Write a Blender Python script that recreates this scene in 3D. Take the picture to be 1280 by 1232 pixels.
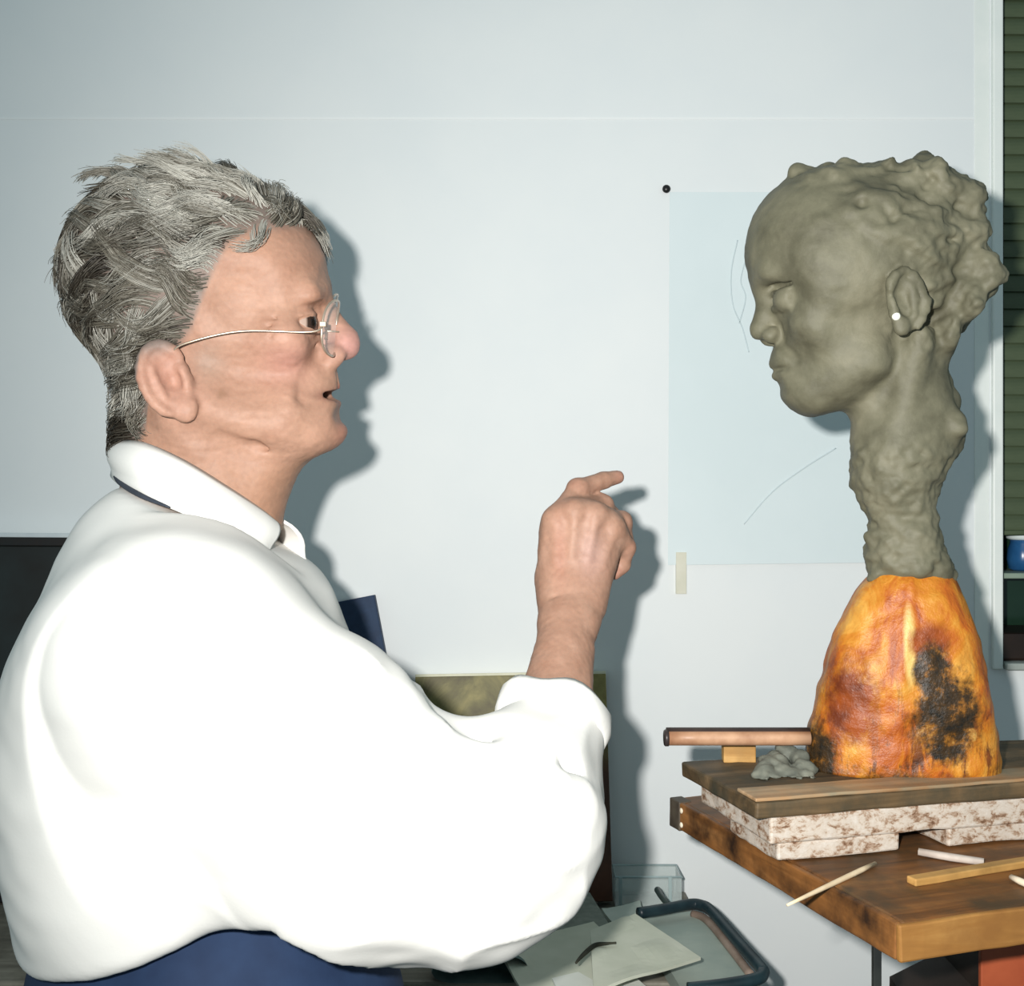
import bpy, bmesh, math, random
import numpy as np
from mathutils import Matrix, Vector

random.seed(7)
rng = np.random.default_rng(11)
for o in list(bpy.data.objects):
    bpy.data.objects.remove(o)
SC = bpy.context.scene
COL = SC.collection

# ------------------------------------------------------------------ camera
FPX = 1450.0            # focal length in pixels of the 1280 x 1232 frame
ZC = 1.38               # lens height
WALL = 1.45             # distance of the back wall from the lens
cam_d = bpy.data.cameras.new('camera')
cam_d.sensor_fit = 'HORIZONTAL'
cam_d.sensor_width = 36.0
cam_d.lens = FPX / 1280.0 * 36.0
cam_d.clip_start = 0.02
cam = bpy.data.objects.new('camera', cam_d)
cam.location = (0, 0, ZC)
cam.rotation_euler = (math.radians(90), 0, 0)
COL.objects.link(cam)
SC.camera = cam

# ------------------------------------------------------------------ world (soft bluish room light)
wd = bpy.data.worlds.new('room_light')
SC.world = wd
wd.use_nodes = True
bgn = wd.node_tree.nodes['Background']
bgn.inputs[0].default_value = (0.61, 0.84, 0.91, 1)
bgn.inputs[1].default_value = 0.36

# ------------------------------------------------------------------ the camera's flash
fl = bpy.data.lights.new('flash', 'SPOT')
fl.energy = 78
fl.color = (1.0, 0.965, 0.925)
fl.shadow_soft_size = 0.013
fl.spot_size = math.radians(120)
fl.spot_blend = 1.0
flo = bpy.data.objects.new('flash', fl)
flo.location = (-0.070, 0.0, ZC + 0.048)
flo.rotation_euler = (Vector((0.48, 1.45, ZC + 0.03)) - Vector(flo.location)).to_track_quat('-Z', 'Y').to_euler()
COL.objects.link(flo)

SC.view_settings.view_transform = 'Standard'
SC.view_settings.look = 'None'
SC.view_settings.gamma = 1
SC.view_settings.use_curve_mapping = False
SC.view_settings.exposure = 0.0


# ------------------------------------------------------------------ helpers
def W(px, py, d):
    """point that stands d metres in front of the lens plane, seen at pixel (px, py)"""
    return np.array([(px - 640.0) / FPX * d, d, ZC - (py - 616.0) / FPX * d])


def lin(r, g, b):
    def f(c):
        c /= 255.0
        return c / 12.92 if c <= 0.04045 else ((c + 0.055) / 1.055) ** 2.4
    return (f(r), f(g), f(b), 1.0)


def props(o, label=None, cat=None, group=None, kind=None):
    if label: o['label'] = label
    if cat: o['category'] = cat
    if group: o['group'] = group
    if kind: o['kind'] = kind
    return o


def link(name, me, mat=None, parent=None, world=True):
    o = bpy.data.objects.new(name, me)
    COL.objects.link(o)
    if mat is not None and me is not None:
        me.materials.clear()
        me.materials.append(mat)
    if parent is not None:
        o.parent = parent
        if world:      # vertices are in world coordinates
            M = Matrix.LocRotScale(parent.location, parent.rotation_euler, None)
            q = parent.parent
            if q is not None:
                if parent.type == 'EMPTY':
                    M = Matrix.LocRotScale(q.location, q.rotation_euler, None) @ M
                else:
                    M = Matrix.Identity(4)
            if parent.type == 'EMPTY':
                o.matrix_parent_inverse = M.inverted()
            else:      # a mesh part whose own vertices are in world (or its root's) coordinates
                o.matrix_parent_inverse = Matrix.Identity(4)
    return o


def empty(name, loc, rotz=0.0):
    o = bpy.data.objects.new(name, None)
    o.empty_display_size = 0.05
    o.location = loc
    o.rotation_euler = (0, 0, rotz)
    COL.objects.link(o)
    return o


def bm_mesh(name, bm, smooth=False):
    bmesh.ops.recalc_face_normals(bm, faces=bm.faces)
    me = bpy.data.meshes.new(name)
    bm.to_mesh(me)
    bm.free()
    if smooth:
        me.polygons.foreach_set('use_smooth', [True] * len(me.polygons))
    return me


def box(bm, x0, x1, y0, y1, z0, z1, bev=0.0, seg=2, M=None):
    r = bmesh.ops.create_cube(bm, size=1.0)
    vs = r['verts']
    for v in vs:
        v.co = Vector((x0 + (v.co.x + .5) * (x1 - x0), y0 + (v.co.y + .5) * (y1 - y0), z0 + (v.co.z + .5) * (z1 - z0)))
    es = list({e for v in vs for e in v.link_edges})
    allv = vs
    if bev > 0:
        g = bmesh.ops.bevel(bm, geom=es, offset=bev, segments=seg, affect='EDGES', profile=0.5)
        allv = list({v for f in g['faces'] for v in f.verts} | {v for v in vs if v.is_valid})
    if M is not None:
        for v in allv:
            v.co = M @ v.co
    return bm


def shell(bm, t):
    """give an open surface a thickness t (behind its normals)"""
    bmesh.ops.recalc_face_normals(bm, faces=bm.faces[:])
    bm.normal_update()
    fs, es, vs = bm.faces[:], [e for e in bm.edges if e.is_boundary], bm.verts[:]
    new = {v: bm.verts.new(v.co - v.normal * t) for v in vs}
    for f in fs:
        bm.faces.new([new[v] for v in reversed(f.verts)])
    for e in es:
        a, b = e.verts
        bm.faces.new((a, b, new[b], new[a]))


def worn_box(name, x0, x1, y0, y1, z0, z1, bev=0.003, amp=0.0012, n=14, seed=1):
    """an old board: bevelled box, subdivided and slightly uneven"""
    bm = bmesh.new()
    box(bm, x0, x1, y0, y1, z0, z1, bev)
    L = max(x1 - x0, y1 - y0) / n
    for _ in range(3):
        es = [e for e in bm.edges if e.calc_length() > L * 1.6]
        if not es: break
        bmesh.ops.subdivide_edges(bm, edges=es, cuts=2, use_grid_fill=True)
    co = np.array([v.co[:] for v in bm.verts])
    d = np.stack([noise(co * 40, seed + i) + .6 * noise(co * 130, seed + 5 + i) for i in range(3)], 1)
    for v, q in zip(bm.verts, d):
        v.co += Vector(q) * amp
    return bm_mesh(name, bm)


def tube_mesh(name, pts, rad, sides=10, closed=False, cap=True):
    pts = [Vector(p) for p in pts]
    n = len(pts)
    if not hasattr(rad, '__len__'): rad = [rad] * n
    bm = bmesh.new()
    rings = []
    up = None
    for i, p in enumerate(pts):
        if closed:
            t = (pts[(i + 1) % n] - pts[i - 1]).normalized()
        else:
            t = (pts[min(i + 1, n - 1)] - pts[max(i - 1, 0)]).normalized()
        if up is None:
            up = Vector((0, 0, 1)) if abs(t.z) < .9 else Vector((1, 0, 0))
        a = (up - t * up.dot(t)).normalized()
        up = a
        b = t.cross(a)
        rings.append([bm.verts.new(p + (a * math.cos(k * 2 * math.pi / sides) + b * math.sin(k * 2 * math.pi / sides)) * rad[i]) for k in range(sides)])
    m = n if closed else n - 1
    for i in range(m):
        r0, r1 = rings[i], rings[(i + 1) % n]
        for k in range(sides):
            bm.faces.new((r0[k], r0[(k + 1) % sides], r1[(k + 1) % sides], r1[k]))
    if cap and not closed:
        bm.faces.new(rings[0][::-1])
        bm.faces.new(rings[-1])
    return bm_mesh(name, bm, True)


def catmull(pts, n=8, closed=False):
    P = [np.array(p, float) for p in pts]
    out = []
    m = len(P)
    rngi = range(m) if closed else range(m - 1)
    for i in rngi:
        if closed:
            a, b, c, d = P[i - 1], P[i], P[(i + 1) % m], P[(i + 2) % m]
        else:
            a, b, c, d = P[max(i - 1, 0)], P[i], P[i + 1], P[min(i + 2, m - 1)]
        for k in range(n):
            t = k / n
            out.append(.5 * ((2 * b) + (-a + c) * t + (2 * a - 5 * b + 4 * c - d) * t * t + (-a + 3 * b - 3 * c + d) * t ** 3))
    if not closed: out.append(P[-1])
    return out


# ---- vector noise
def _hash(ix, iy, iz, seed):
    h = (ix.astype(np.int64) * 374761393 + iy.astype(np.int64) * 668265263 + iz.astype(np.int64) * 2147483647 + seed * 1274126177) & 0x7fffffff
    h = ((h ^ (h >> 13)) * 1274126177) & 0x7fffffff
    h = h ^ (h >> 16)
    return (h & 0xffff).astype(np.float32) / 32767.5 - 1.0


def noise(p, seed=0):
    p = np.asarray(p, np.float32)
    i = np.floor(p).astype(np.int64)
    f = p - i
    f = f * f * (3 - 2 * f)
    r = 0
    for a in (0, 1):
        wa = f[:, 0] if a else 1 - f[:, 0]
        for b in (0, 1):
            wb = f[:, 1] if b else 1 - f[:, 1]
            for c in (0, 1):
                wc = f[:, 2] if c else 1 - f[:, 2]
                r = r + wa * wb * wc * _hash(i[:, 0] + a, i[:, 1] + b, i[:, 2] + c, seed)
    return r


# ---- signed distance volumes, polygonised with surface nets
class Vol:
    def __init__(s, lo, hi, h):
        s.lo = np.array(lo, np.float32)
        s.h = h
        n = np.ceil((np.array(hi) - np.array(lo)) / h).astype(int) + 1
        s.n = n
        s.ax = [(s.lo[i] + h * np.arange(n[i])).astype(np.float32) for i in range(3)]
        s.F = np.full(tuple(n), 1.0, np.float32)

    def _sl(s, lo, hi):
        a = np.maximum(np.floor((np.array(lo) - s.lo) / s.h).astype(int), 0)
        b = np.minimum(np.ceil((np.array(hi) - s.lo) / s.h).astype(int) + 1, s.n)
        if np.any(b <= a): return None
        sl = tuple(slice(a[i], b[i]) for i in range(3))
        X = s.ax[0][sl[0]][:, None, None]
        Y = s.ax[1][sl[1]][None, :, None]
        Z = s.ax[2][sl[2]][None, None, :]
        return sl, X, Y, Z

    def _op(s, sl, d, k, mode):
        a = s.F[sl]
        if mode == 'add':
            if k > 0:
                h = np.maximum(k - np.abs(a - d), 0) / k
                s.F[sl] = np.minimum(a, d) - h * h * k * .25
            else:
                s.F[sl] = np.minimum(a, d)
        else:
            d = -d
            if k > 0:
                h = np.maximum(k - np.abs(a - d), 0) / k
                s.F[sl] = np.maximum(a, d) + h * h * k * .25
            else:
                s.F[sl] = np.maximum(a, d)

    def ell(s, c, r, k=0.0, mode='add', R=None, half=None):
        c = np.array(c, np.float32)
        r = np.array(r, np.float32)
        m = max(r) + max(k, .004) * 1.5 + .006
        q = s._sl(c - m, c + m)
        if q is None: return
        sl, X, Y, Z = q
        X, Y, Z = X - c[0], Y - c[1], Z - c[2]
        if R is not None:
            R = np.array(R, np.float32)
            X, Y, Z = (R[0, 0] * X + R[1, 0] * Y + R[2, 0] * Z, R[0, 1] * X + R[1, 1] * Y + R[2, 1] * Z, R[0, 2] * X + R[1, 2] * Y + R[2, 2] * Z)
        k0 = np.sqrt((X / r[0]) ** 2 + (Y / r[1]) ** 2 + (Z / r[2]) ** 2)
        k1 = np.sqrt((X / r[0] ** 2) ** 2 + (Y / r[1] ** 2) ** 2 + (Z / r[2] ** 2) ** 2) + 1e-9
        d = k0 * (k0 - 1) / k1
        if half is not None:       # keep only the part on one side of a local plane
            d = np.maximum(d, half[0] * X + half[1] * Y + half[2] * Z + half[3])
        s._op(sl, d, k, mode)

    def cap(s, a, b, ra, rb=None, k=0.0, mode='add', sq=None):
        """tapered capsule; sq = (sx, sy, sz) squashes the distance"""
        if rb is None: rb = ra
        a = np.array(a, np.float32)
        b = np.array(b, np.float32)
        m = max(ra, rb) * (1.0 if sq is None else 1.6) + max(k, .004) * 1.5 + .006
        q = s._sl(np.minimum(a, b) - m, np.maximum(a, b) + m)
        if q is None: return
        sl, X, Y, Z = q
        ab = b - a
        L = float((ab ** 2).sum()) + 1e-12
        t = np.clip(((X - a[0]) * ab[0] + (Y - a[1]) * ab[1] + (Z - a[2]) * ab[2]) / L, 0, 1)
        dx, dy, dz = X - a[0] - t * ab[0], Y - a[1] - t * ab[1], Z - a[2] - t * ab[2]
        if sq is not None:
            dx, dy, dz = dx * sq[0], dy * sq[1], dz * sq[2]
        d = np.sqrt(dx * dx + dy * dy + dz * dz) - (ra + (rb - ra) * t)
        s._op(sl, d, k, mode)

    def chain(s, pts, rads, k=0.0, mode='add', kj=0.002):
        for i in range(len(pts) - 1):
            s.cap(pts[i], pts[i + 1], rads[i], rads[i + 1], k if i == 0 else max(kj, 0.0), mode)

    def plane(s, n, p, k=0.0):
        """cut away everything on the side the normal points to"""
        n = np.array(n, float)
        n = n / np.linalg.norm(n)
        d = (s.ax[0][:, None, None] - p[0]) * n[0] + (s.ax[1][None, :, None] - p[1]) * n[1] + (s.ax[2][None, None, :] - p[2]) * n[2]
        s._op((slice(None),) * 3, -d.astype(np.float32), k, 'sub')

    def extract(s):
        F, lo, h = s.F, s.lo, s.h
        S = F < 0
        c = np.zeros(tuple(np.array(F.shape) - 1), np.int8)
        cs = [(a, b, d) for a in (0, 1) for b in (0, 1) for d in (0, 1)]
        n = F.shape
        for (a, b, d) in cs:
            c += S[a:n[0] - 1 + a, b:n[1] - 1 + b, d:n[2] - 1 + d]
        act = (c > 0) & (c < 8)
        ci = np.argwhere(act)
        idx = np.full(c.shape, -1, np.int64)
        idx[act] = np.arange(len(ci))
        acc = np.zeros((len(ci), 3))
        cnt = np.zeros(len(ci))
        for A in cs:
            for axx in range(3):
                if A[axx] == 0:
                    B = list(A)
                    B[axx] = 1
                    fa = F[ci[:, 0] + A[0], ci[:, 1] + A[1], ci[:, 2] + A[2]]
                    fb = F[ci[:, 0] + B[0], ci[:, 1] + B[1], ci[:, 2] + B[2]]
                    m = (fa < 0) != (fb < 0)
                    t = fa[m] / (fa[m] - fb[m])
                    pos = np.tile(np.array(A, float), (m.sum(), 1))
                    pos[:, axx] += t
                    acc[m] += pos
                    cnt[m] += 1
        V = lo + h * (ci + acc / cnt[:, None])
        Q = []
        for axx in range(3):
            u, v = (axx + 1) % 3, (axx + 2) % 3
            a = [slice(None)] * 3
            b = [slice(None)] * 3
            a[axx] = slice(0, -1)
            b[axx] = slice(1, None)
            S0, S1 = S[tuple(a)], S[tuple(b)]
            g = np.argwhere(S0 != S1)
            ok = (g[:, u] >= 1) & (g[:, v] >= 1) & (g[:, u] < n[u] - 1) & (g[:, v] < n[v] - 1)
            g = g[ok]
            inside = S0[g[:, 0], g[:, 1], g[:, 2]]
            quad = []
            for (du, dv) in ((-1, -1), (0, -1), (0, 0), (-1, 0)):
                e = g.copy()
                e[:, u] += du
                e[:, v] += dv
                quad.append(idx[e[:, 0], e[:, 1], e[:, 2]])
            quad = np.stack(quad, 1)
            quad[~inside] = quad[~inside][:, ::-1]
            Q.append(quad)
        return V, np.concatenate(Q)


def normals_of(V, Q):
    n = np.cross(V[Q[:, 2]] - V[Q[:, 0]], V[Q[:, 3]] - V[Q[:, 1]])
    N = np.zeros_like(V)
    for i in range(4):
        np.add.at(N, Q[:, i], n)
    return N / (np.linalg.norm(N, axis=1, keepdims=True) + 1e-12)


def relax(V, Q, it=2, f=.5):
    for _ in range(it):
        A = np.zeros_like(V)
        C = np.zeros(len(V))
        for i in range(4):
            j = (i + 1) % 4
            np.add.at(A, Q[:, i], V[Q[:, j]])
            np.add.at(A, Q[:, j], V[Q[:, i]])
            np.add.at(C, Q[:, i], 1)
            np.add.at(C, Q[:, j], 1)
        V = V + f * (A / np.maximum(C, 1)[:, None] - V)
    return V


def np_mesh(name, V, Q, col=None, smooth=True):
    me = bpy.data.meshes.new(name)
    V = np.asarray(V, np.float32)
    k = Q.shape[1]
    me.vertices.add(len(V))
    me.vertices.foreach_set('co', V.ravel())
    me.loops.add(Q.size)
    me.loops.foreach_set('vertex_index', Q.ravel().astype(np.int32))
    me.polygons.add(len(Q))
    me.polygons.foreach_set('loop_start', np.arange(0, Q.size, k, dtype=np.int32))
    me.polygons.foreach_set('use_smooth', np.full(len(Q), smooth))
    me.update(calc_edges=True)
    if col is not None:
        a = me.color_attributes.new('Col', 'FLOAT_COLOR', 'POINT')
        a.data.foreach_set('color', np.asarray(col, np.float32).ravel())
    return me


# ---- materials
def mat_new(name):
    m = bpy.data.materials.new(name)
    m.use_nodes = True
    nt = m.node_tree
    b = nt.nodes['Principled BSDF']
    return m, nt, b


def N(nt, t, **kw):
    n = nt.nodes.new(t)
    for k, v in kw.items():
        setattr(n, k, v)
    return n


def coords(nt, scale=(1, 1, 1), rot=(0, 0, 0), loc=(0, 0, 0)):
    tc = N(nt, 'ShaderNodeTexCoord')
    mp = N(nt, 'ShaderNodeMapping')
    mp.inputs['Scale'].default_value = scale
    mp.inputs['Rotation'].default_value = rot
    mp.inputs['Location'].default_value = loc
    nt.links.new(tc.outputs['Object'], mp.inputs['Vector'])
    return mp.outputs['Vector']


def tex_noise(nt, vec, scale, detail=4, rough=.55, dist=0.0):
    n = N(nt, 'ShaderNodeTexNoise')
    n.inputs['Scale'].default_value = scale
    n.inputs['Detail'].default_value = detail
    n.inputs['Roughness'].default_value = rough
    n.inputs['Distortion'].default_value = dist
    nt.links.new(vec, n.inputs['Vector'])
    return n.outputs['Fac']


def ramp(nt, fac, stops):
    r = N(nt, 'ShaderNodeValToRGB')
    el = r.color_ramp.elements
    while len(el) < len(stops): el.new(.5)
    for e, (p, c) in zip(el, stops):
        e.position = p
        e.color = c
    nt.links.new(fac, r.inputs['Fac'])
    return r.outputs['Color']


def mix(nt, fac, a, b, mode='MIX'):
    m = N(nt, 'ShaderNodeMix', data_type='RGBA', blend_type=mode)
    for sock, v in ((0, fac), (6, a), (7, b)):
        if isinstance(v, (int, float, tuple)):
            m.inputs[sock].default_value = v
        else:
            nt.links.new(v, m.inputs[sock])
    return m.outputs[2]


def bump(nt, b, h, strength=.3, dist=.002):
    n = N(nt, 'ShaderNodeBump')
    n.inputs['Strength'].default_value = strength
    n.inputs['Distance'].default_value = dist
    nt.links.new(h, n.inputs['Height'])
    nt.links.new(n.outputs['Normal'], b.inputs['Normal'])


def plain(name, c1, c2=None, scale=30, rough=.6, bumpv=.15, metal=0.0, stretch=(1, 1, 1), detail=4, spec=.4, lo=.35, hi=.65, bdist=.001):
    m, nt, b = mat_new(name)
    v = coords(nt, stretch)
    f = tex_noise(nt, v, scale, detail)
    nt.links.new(ramp(nt, f, [(lo, c1), (hi, c2 or c1)]), b.inputs['Base Color'])
    b.inputs['Roughness'].default_value = rough
    b.inputs['Metallic'].default_value = metal
    b.inputs['Specular IOR Level'].default_value = spec
    if bumpv: bump(nt, b, f, bumpv, bdist)
    return m


def wood(name, dark, mid, light, axis='x', scale=1.0, rough=.6, grime=None):
    m, nt, b = mat_new(name)
    st = {'x': (4, 60, 60), 'y': (60, 4, 60), 'z': (60, 60, 4)}[axis]
    v = coords(nt, tuple(q * scale for q in st))
    f = tex_noise(nt, v, 1.0, 6, .6, .6)
    c = ramp(nt, f, [(.30, dark), (.50, mid), (.68, light)])
    v2 = coords(nt)
    g = tex_noise(nt, v2, 22, 5, .6)
    c = mix(nt, ramp(nt, g, [(.42, (0, 0, 0, 1)), (.68, (1, 1, 1, 1))]), c, grime or dark)
    nt.links.new(c, b.inputs['Base Color'])
    b.inputs['Roughness'].default_value = rough
    b.inputs['Specular IOR Level'].default_value = .35
    bump(nt, b, f, .35, .0012)
    return m


def vcol_mat(name, rough=.5, spec=.4, nscale=120, namp=.12, sss=0.0, bumpv=.2, bdist=.0008, tint=None):
    m, nt, b = mat_new(name)
    a = N(nt, 'ShaderNodeVertexColor')
    a.layer_name = 'Col'
    v = coords(nt)
    f = tex_noise(nt, v, nscale, 5)
    g = ramp(nt, f, [(.3, (1 - namp,) * 3 + (1,)), (.7, (1 + namp,) * 3 + (1,))])
    nt.links.new(mix(nt, 1.0, a.outputs['Color'], g, 'MULTIPLY'), b.inputs['Base Color'])
    b.inputs['Roughness'].default_value = rough
    b.inputs['Specular IOR Level'].default_value = spec
    if sss > 0:
        b.inputs['Subsurface Weight'].default_value = sss
        b.inputs['Subsurface Radius'].default_value = (1.0, .4, .25)
        b.inputs['Subsurface Scale'].default_value = .004
    if bumpv: bump(nt, b, f, bumpv, bdist)
    return m


# ================================================================== the room
M_wall = plain('wall_paint', lin(222, 227, 228), lin(226, 230, 230), 6, .75, .05, spec=.25)
WIN = dict(x0=.611, x1=1.45, z0=ZC - .216, z1=ZC + .95)

bm = bmesh.new()
Y0, Y1 = WALL, WALL + .12
box(bm, -2.4, WIN['x0'], Y0, Y1, 0, 2.6)
box(bm, WIN['x1'], 2.4, Y0, Y1, 0, 2.6)
box(bm, WIN['x0'], WIN['x1'], Y0, Y1, 0, WIN['z0'])
box(bm, WIN['x0'], WIN['x1'], Y0, Y1, WIN['z1'], 2.6)
wall = props(link('wall_back', bm_mesh('wall_back', bm), M_wall), kind='structure', label='pale bluish white painted wall behind the woman', cat=None)
M_seam = plain('seam_paint', lin(228, 232, 232), lin(231, 234, 234), 10, .6, .03)
bm = bmesh.new()
zs = ZC + (616 - 148) / FPX * WALL
box(bm, -2.4, WIN['x0'] - .033, Y0 - .0006, Y0 + .002, zs - .0016, zs + .0016, .0002)
link('seam_strip', bm_mesh('seam_strip', bm), M_seam, wall)

M_floor = wood('floor_wood', lin(92, 78, 62), lin(124, 106, 84), lin(140, 122, 98), 'x', .3)
bm = bmesh.new()
box(bm, -2.4, 2.4, -1.2, WALL + .12, -.05, 0)
props(link('floor', bm_mesh('floor', bm), M_floor), kind='structure', label='worn wooden studio floor below the table')

# window with a green venetian blind
M_trim = plain('white_trim', lin(226, 232, 228), lin(232, 236, 232), 20, .45, .04)
M_black = plain('dark_reveal', lin(16, 20, 16), lin(24, 28, 22), 20, .6, .05)
M_slat = plain('green_slat', lin(64, 76, 54), lin(80, 92, 67), 9, .5, .03, stretch=(1, 4, 4))
M_glass_dark = plain('dark_green_pane', lin(26, 48, 36), lin(34, 58, 44), 8, .12, 0)
M_sill_dark = plain('dark_sill', lin(24, 14, 8), lin(34, 20, 12), 30, .5, .1)
M_rail = plain('rail_grey_green', lin(128, 146, 130), lin(142, 158, 142), 30, .5, .05)
win = empty('window_1', (WIN['x0'], WALL, WIN['z0']))
props(win, kind='structure', label='window with a dark green venetian blind')
bm = bmesh.new()
box(bm, WIN['x0'] - .012, WIN['x0'] + .001, WALL - .006, WALL + .02, WIN['z0'] - .004, WIN['z1'] + .02, .002)
box(bm, WIN['x0'] - .033, WIN['x0'] - .015, WALL - .0010, WALL + .02, WIN['z0'] - .004, WIN['z1'] + .02, .0005)
link('window_frame', bm_mesh('window_frame', bm), M_trim, win)
bm = bmesh.new()
box(bm, WIN['x0'] + .0005, WIN['x0'] + .004, WALL + .001, WALL + .118, WIN['z0'], WIN['z1'])
box(bm, WIN['x1'] - .004, WIN['x1'], WALL + .001, WALL + .118, WIN['z0'], WIN['z1'])
link('window_reveal', bm_mesh('window_reveal', bm), M_black, win)


def wz(py, d=WALL): return ZC - (py - 616) / FPX * d


bm = bmesh.new()
box(bm, WIN['x0'] + .002, WIN['x1'] - .002, WALL + .10, WALL + .112, WIN['z0'], WIN['z1'])
link('pane', bm_mesh('pane', bm), M_glass_dark, win)
# lower dark rail, ledge and light sill
bm = bmesh.new()
box(bm, WIN['x0'] + .001, WIN['x1'], WALL + .004, WALL + .10, wz(826), wz(792), .003)
link('bottom_rail', bm_mesh('bottom_rail', bm), M_sill_dark, win)
bm = bmesh.new()
box(bm, WIN['x0'] + .003, WIN['x1'], WALL - .012, WALL + .05, wz(838, WALL - .012), wz(829, WALL - .012), .002)
link('window_sill', bm_mesh('window_sill', bm), plain('sill_grey', lin(150, 158, 152), lin(168, 174, 168), 30, .6, .1), win)
bm = bmesh.new()
box(bm, WIN['x0'] + .003, WIN['x1'], WALL + .012, WALL + .10, wz(724), wz(717), .0015)
link('transom', bm_mesh('transom', bm), M_rail, win)
# blind slats
slat_me = None
ys = WALL + .035
pitch = 21.4 / FPX * ys
zt = wz(652, ys)
for k in range(56):
    z = zt + k * pitch
    if z > WIN['z1'] - .02: break
    if slat_me is None:
        bm = bmesh.new()
        n = 5
        prof = [(-.0125 + .025 * i / n, .0022 * (1 - (2 * i / n - 1) ** 2)) for i in range(n + 1)]
        a = math.radians(80)
        L = WIN['x1'] - WIN['x0'] - .012
        rows = []
        for (t, hgt) in prof:
            yy = t * math.cos(a) - hgt * math.sin(a)
            zz = t * math.sin(a) + hgt * math.cos(a)
            rows.append((bm.verts.new((0, yy, zz)), bm.verts.new((L, yy, zz))))
        for i in range(n):
            bm.faces.new((rows[i][0], rows[i][1], rows[i + 1][1], rows[i + 1][0]))
        shell(bm, .0007)
        slat_me = bm_mesh('slat', bm, False)
        slat_me.materials.append(M_slat)
    o = bpy.data.objects.new('slat', slat_me)
    COL.objects.link(o)
    o.parent = win
    o.matrix_parent_inverse = Matrix.Translation(-Vector(win.location))
    o.location = (WIN['x0'] + .007, ys, z)
bm = bmesh.new()
box(bm, WIN['x0'] + .007, WIN['x1'] - .006, ys - .011, ys + .011, zt - .017, zt - .0105, .002)
link('blind_rail', bm_mesh('blind_rail', bm), M_slat, win)

# ================================================================== drawing paper on the wall
M_paper = plain('tracing_paper', lin(207, 219, 221), lin(213, 224, 226), 5, .6, .04)
yp = WALL - .0022
p0, p1 = W(836, 240, yp), W(1152, 706, yp)
pap = empty('paper_sheet', (p0[0], yp, p1[2]))
props(pap, 'large pale blue drawing sheet fixed to the wall behind the clay bust', 'paper')
bm = bmesh.new()
nx, nz = 24, 34
g = []
for j in range(nz + 1):
    row = []
    for i in range(nx + 1):
        u, v = i / nx, j / nz
        x = p0[0] + (p1[0] - p0[0]) * u + .002 * (v - .5)
        z = p1[2] + (p0[2] - p1[2]) * v + .004 * u * (1 - v)
        dy = -.0005 * math.sin(u * 7 + v * 3) - .0028 * (1 - v) ** 4 * u - .0016 * max(0, 1 - abs((u - .95 * (1 - v) * 1.2 - .1)) * 9) * (1 - v)
        row.append(bm.verts.new((x, yp + dy, z)))
    g.append(row)
for j in range(nz):
    for i in range(nx):
        bm.faces.new((g[j][i], g[j][i + 1], g[j + 1][i + 1], g[j + 1][i]))
shell(bm, .0004)
link('sheet', bm_mesh('sheet', bm, False), M_paper, pap)
M_pencil = plain('pencil_line', lin(199, 212, 215), lin(203, 216, 218), 60, .8, 0)
for pts in ([(922, 300), (914, 340), (916, 380), (928, 410), (936, 440)], [(934, 318), (926, 350), (932, 372), (924, 404)],
            [(930, 655), (965, 615), (1005, 585), (1045, 560)]):
    P = catmull([W(a, b, yp - .0014) for a, b in pts], 6)
    link('pencil_line', tube_mesh('pencil_line', P, .0007, 6), M_pencil, pap)
bm = bmesh.new()
q0, q1 = W(845, 690, yp - .0015), W(858, 742, yp - .0015)
box(bm, q0[0], q1[0], WALL - .0046, WALL + .0002, q1[2], q0[2], .0003)
tp = link('masking_tape', bm_mesh('masking_tape', bm), plain('tape', lin(205, 204, 186), lin(214, 212, 196), 40, .6, .05))
props(tp, 'short strip of yellowed tape at the foot of the drawing sheet', 'tape')
c = W(833, 236, WALL - .004)
bm = bmesh.new()
bmesh.ops.create_uvsphere(bm, u_segments=14, v_segments=8, radius=.0052)
for v in bm.verts: v.co = Vector((v.co.x, v.co.y * .75, v.co.z)) + Vector(c)
pn = empty('push_pin', (c[0], WALL, c[2]))
props(pn, 'small black push pin in the wall at the top corner of the drawing sheet', 'pin')
M_pin = plain('pin_black', lin(22, 22, 22), lin(30, 30, 30), 20, .35, 0)
link('pin_head', bm_mesh('pin_head', bm, True), M_pin, pn)
link('pin_shaft', tube_mesh('pin_shaft', [(c[0], WALL + .004, c[2]), (c[0], WALL - .003, c[2])], .0012, 8), M_pin, pn)

# blue jar on the window transom
jc = np.array([(1279 - 640) / FPX * (WALL + .06), WALL + .06, wz(717)])
jar = empty('blue_jar', tuple(jc))
props(jar, 'blue jar with white rim on the window ledge under the blind', 'jar')


def lathe(name, prof, seg=28, c=(0, 0, 0)):
    bm = bmesh.new()
    rings = []
    for r, z in prof:
        rings.append([bm.verts.new((c[0] + r * math.cos(2 * math.pi * k / seg), c[1] + r * math.sin(2 * math.pi * k / seg), c[2] + z)) for k in range(seg)])
    for a, b in zip(rings, rings[1:]):
        for k in range(seg):
            bm.faces.new((a[k], a[(k + 1) % seg], b[(k + 1) % seg], b[k]))
    bm.faces.new(rings[0][::-1])
    bm.faces.new(rings[-1])
    return bm_mesh(name, bm, True)


link('jar_body', lathe('jar_body', [(.013, 0), (.018, .003), (.020, .015), (.019, .028), (.016, .036), (.016, .040)], c=jc),
     plain('blue_glaze', lin(32, 78, 124), lin(44, 96, 144), 30, .25, 0), jar)
link('jar_rim', lathe('jar_rim', [(.016, .040), (.0205, .042), (.022, .047), (.021, .052), (.012, .056), (.004, .057)], c=jc),
     plain('white_glaze', lin(226, 240, 240), lin(236, 246, 246), 30, .3, 0), jar)

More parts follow.
